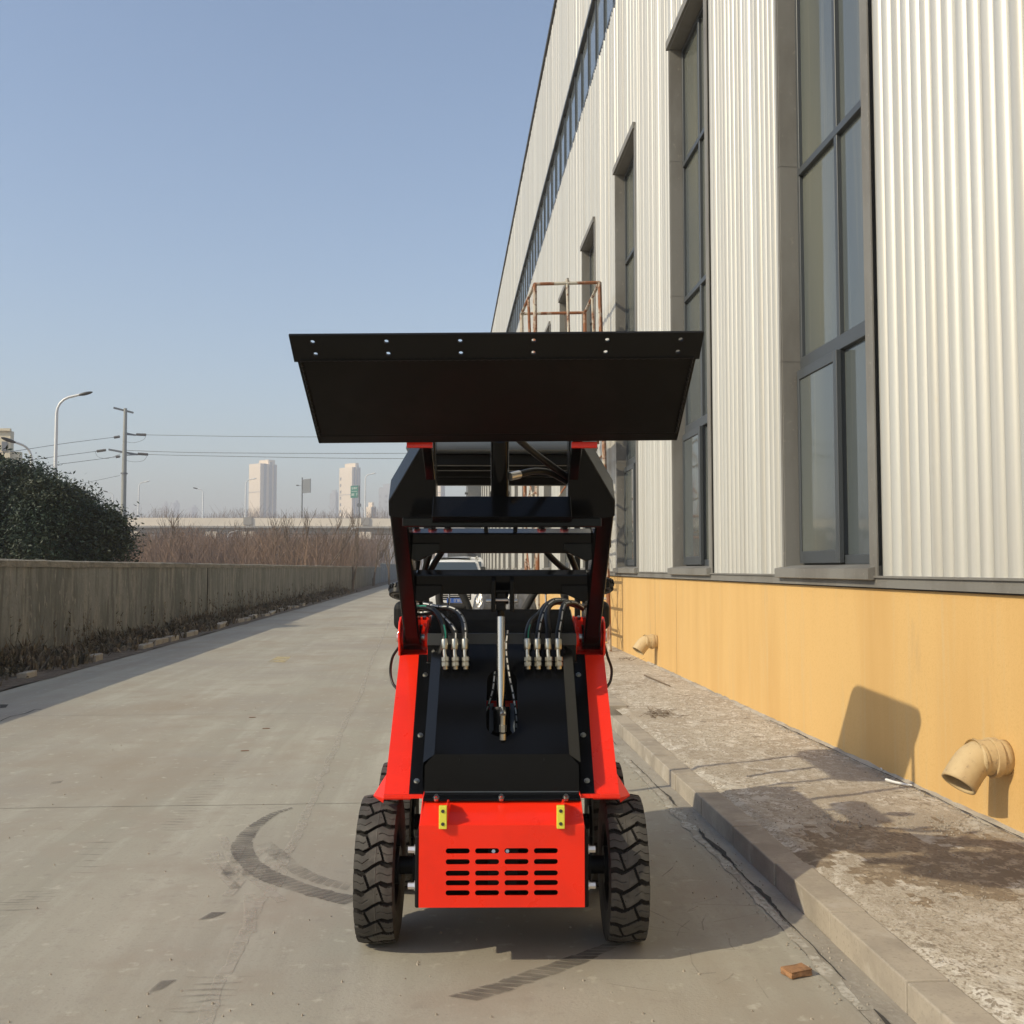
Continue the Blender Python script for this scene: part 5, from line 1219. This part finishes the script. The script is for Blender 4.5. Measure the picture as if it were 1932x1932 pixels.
# ================================================================== SMALL THINGS ON THE GROUND
def rock(name, p, sx, sy, sz, m, lab, cat, rz=0, seed=0):
    bm = bmesh.new(); bmesh.ops.create_cube(bm, size=1); bmesh.ops.subdivide_edges(bm, edges=bm.edges, cuts=3, use_grid_fill=True)
    for v in bm.verts:
        v.co = Vector((v.co.x * sx, v.co.y * sy, v.co.z * sz)) * (1 + .12 * noise.noise(v.co * 2.3 + Vector((seed, 0, 0)))); v.co.z += sz / 2
    me = bpy.data.meshes.new(name); bm.to_mesh(me); bm.free(); me.materials.append(m); o = bpy.data.objects.new(name, me); COL.objects.link(o); o.location = p; o.rotation_euler = (0, 0, rz); return tag(o, lab, cat)
c = gnd(1503, 1840); rock('brick_fragment', (c.x, c.y, .004), .090, .060, .022, M['brick'], 'broken piece of orange brick lying on the road near the kerb', 'brick', .35, 2)
def stick(pts, r, m, name, lab, cat='stick'):
    h = MB(); pts = smoothpath(pts, 3); h.tube(pts, r, 6, r * .6); return tag(h.build(name, m), lab, cat)
def gp(px, py): return gnd(px, py, .125)
stick([gp(1216, 1274), gp(1240, 1284), gp(1264, 1294)], .011, M['twig'], 'stick', 'long thin dark stick lying on the pavement near the farther vent pipe')
stick([gp(1672, 1471), gp(1690, 1476), gp(1721, 1482)], .010, M['lampwhite'], 'plastic_strip', 'bent white plastic strip on the pavement at the foot of the ochre wall', 'litter')
stick([gp(1658, 1440), gp(1664, 1452)], .008, M['lampwhite'], 'plastic_strip', 'short upright white scrap beside the crack at the wall foot', 'litter')
stick([gp(1860, 1490), gp(1900, 1500)], .005, M['twig'], 'twig', 'thin dark twig on the shaded pavement below the big vent pipe', 'twig')
stick([gnd(1370, 1418, .01), gnd(1378, 1420, .02), gnd(1390, 1419, .01)], .008, M['bark'], 'dead_leaf', 'curled brown leaf in the gutter beside the kerb', 'leaf')
for px, py, lab in ((476, 1354, 'small brown leaf scrap on the open road, the farthest of three'), (502, 1375, 'small brown leaf scrap on the open road, the middle one of three'), (462, 1417, 'small brown leaf scrap on the open road, the nearest of three')):
    c = gnd(px, py); rock('dead_leaf', (c.x, c.y, .002), .06, .02, .004, M['leafbrown'], lab, 'leaf', .2, px)
# rubble and grit scattered on the pavement
gr = MB(); r5 = random.Random(5)
def pebble(x, y, s_, z=None):
    z = .112 if z is None else z
    vs = [Vector((x + s_ * math.cos(a_) * r5.uniform(.6, 1), y + s_ * math.sin(a_) * r5.uniform(.6, 1), z - .004)) for a_ in [R(72 * k) for k in range(5)]]
    top_ = [v.lerp(Vector((x, y, z)), .45) + Vector((0, 0, s_ * r5.uniform(.5, .9))) for v in vs]; gr.add(vs + top_, [(i, (i + 1) % 5, 5 + (i + 1) % 5, 5 + i) for i in range(5)] + [(5, 6, 7, 8, 9)])
for k in range(1500):
    y = 2.6 + 8 * r5.random() ** 1.4; f = r5.random(); x = WX - abs(r5.gauss(0, .06)) if f < .35 else KX1 + .02 + 1.1 * r5.random()
    pebble(x, y, r5.uniform(.002, .0065) * (1.5 if f < .2 else 1))
for cx, cy, s_ in ((gp(1575, 1290 + 250).x, gp(1575, 1540).y, .1), (gp(1850, 1690).x, gp(1850, 1690).y, .14), (gp(1890, 1400 + 120).x, gp(1890, 1520).y, .12), (2.62, 5.3, .12)):
    for k in range(120): pebble(min(WX - .01, cx + r5.gauss(0, s_)), cy + r5.gauss(0, s_), r5.uniform(.003, .008))
for k in range(500): pebble(1.38 + r5.gauss(0, .05), 2 + 7 * r5.random(), r5.uniform(.002, .006), .006)
for k in range(220):
    c = gnd(r5.uniform(0, 1900), r5.uniform(1300, 1930))
    if RX0 < c.x < 1.25: pebble(c.x, c.y, r5.uniform(.003, .008), .004)
tag(gr.build('gravel', M['kerb']), kind='stuff')
# dry tuft and twigs in the pavement dip
dt = MB(); c0 = gp(1245, 1345)
for k in range(45):
    a_ = r5.uniform(0, 6.28); p = c0 + Vector((r5.gauss(0, .07), r5.gauss(0, .14), -.01)); L_ = r5.uniform(.05, .18); q = p + Vector((math.cos(a_) * L_, math.sin(a_) * L_, r5.uniform(.0, .06))); dt.tube([p, q], .0028, 3, .0015, caps=False)
for px, py, s_ in ((1180, 1245, .10),):
    c1 = gp(px, py)
    for k in range(14):
        a_ = r5.uniform(0, 6.28); p = c1 + Vector((r5.gauss(0, s_), r5.gauss(0, s_), 0)); dt.tube([p, p + Vector((math.cos(a_) * .1, math.sin(a_) * .1, .03))], .003, 3, .002, caps=False)
tag(dt.build('dry_grass', M['twig']), kind='stuff')
# raised crumbling edge where pavement meets the wall
ce = MB(); rg = []
for k in range(420):
    y = 2.0 + .03 * k; w_ = .028 + .07 * noise.noise(Vector((y * 1.6, 4, 0))) + .05 * noise.noise(Vector((y * 8, 4, 0))); w_ = max(.004, w_)
    rg.append([(WX - w_, y, .106), (WX - w_ * .6, y, .112 + .3 * min(.06, w_) + .006 * noise.noise(Vector((y * 12, 0, 0)))), (WX + .002, y, .130 + .01 * noise.noise(Vector((y * 5, 0, 0))))])
ce.rings(rg, close=False); 
ce.mi = 1; strip(ce, [(WX - .055 - .03 * noise.noise(Vector((2 + .05 * k * 2.1, 4, 0))), 2.4 + .05 * k) for k in range(130)], [.004 + .026 * abs(noise.noise(Vector((k * .3, 0, 0)))) for k in range(130)], .127, .001)
tag(ce.build('pavement_edge', [M['kerb'], M['crackdark']], smooth=True), kind='structure')
tag(yd.build('yard', M['road']), kind='structure')

# ================================================================== HAZE
hz = MB(); hz.box(-3200, 3200, -300, 3600, -1.2, 125)
hm = bpy.data.materials.new('haze'); hm.use_nodes = True; t = hm.node_tree; t.nodes.clear()
vo = nn(t, 'ShaderNodeVolumePrincipled'); vo.inputs['Color'].default_value = (.93, .915, .935, 1); vo.inputs['Density'].default_value = HAZE; vo.inputs['Anisotropy'].default_value = 0.0
mo = nn(t, 'ShaderNodeOutputMaterial'); t.links.new(vo.outputs[0], mo.inputs['Volume'])
tag(hz.build('haze', hm), kind='stuff')
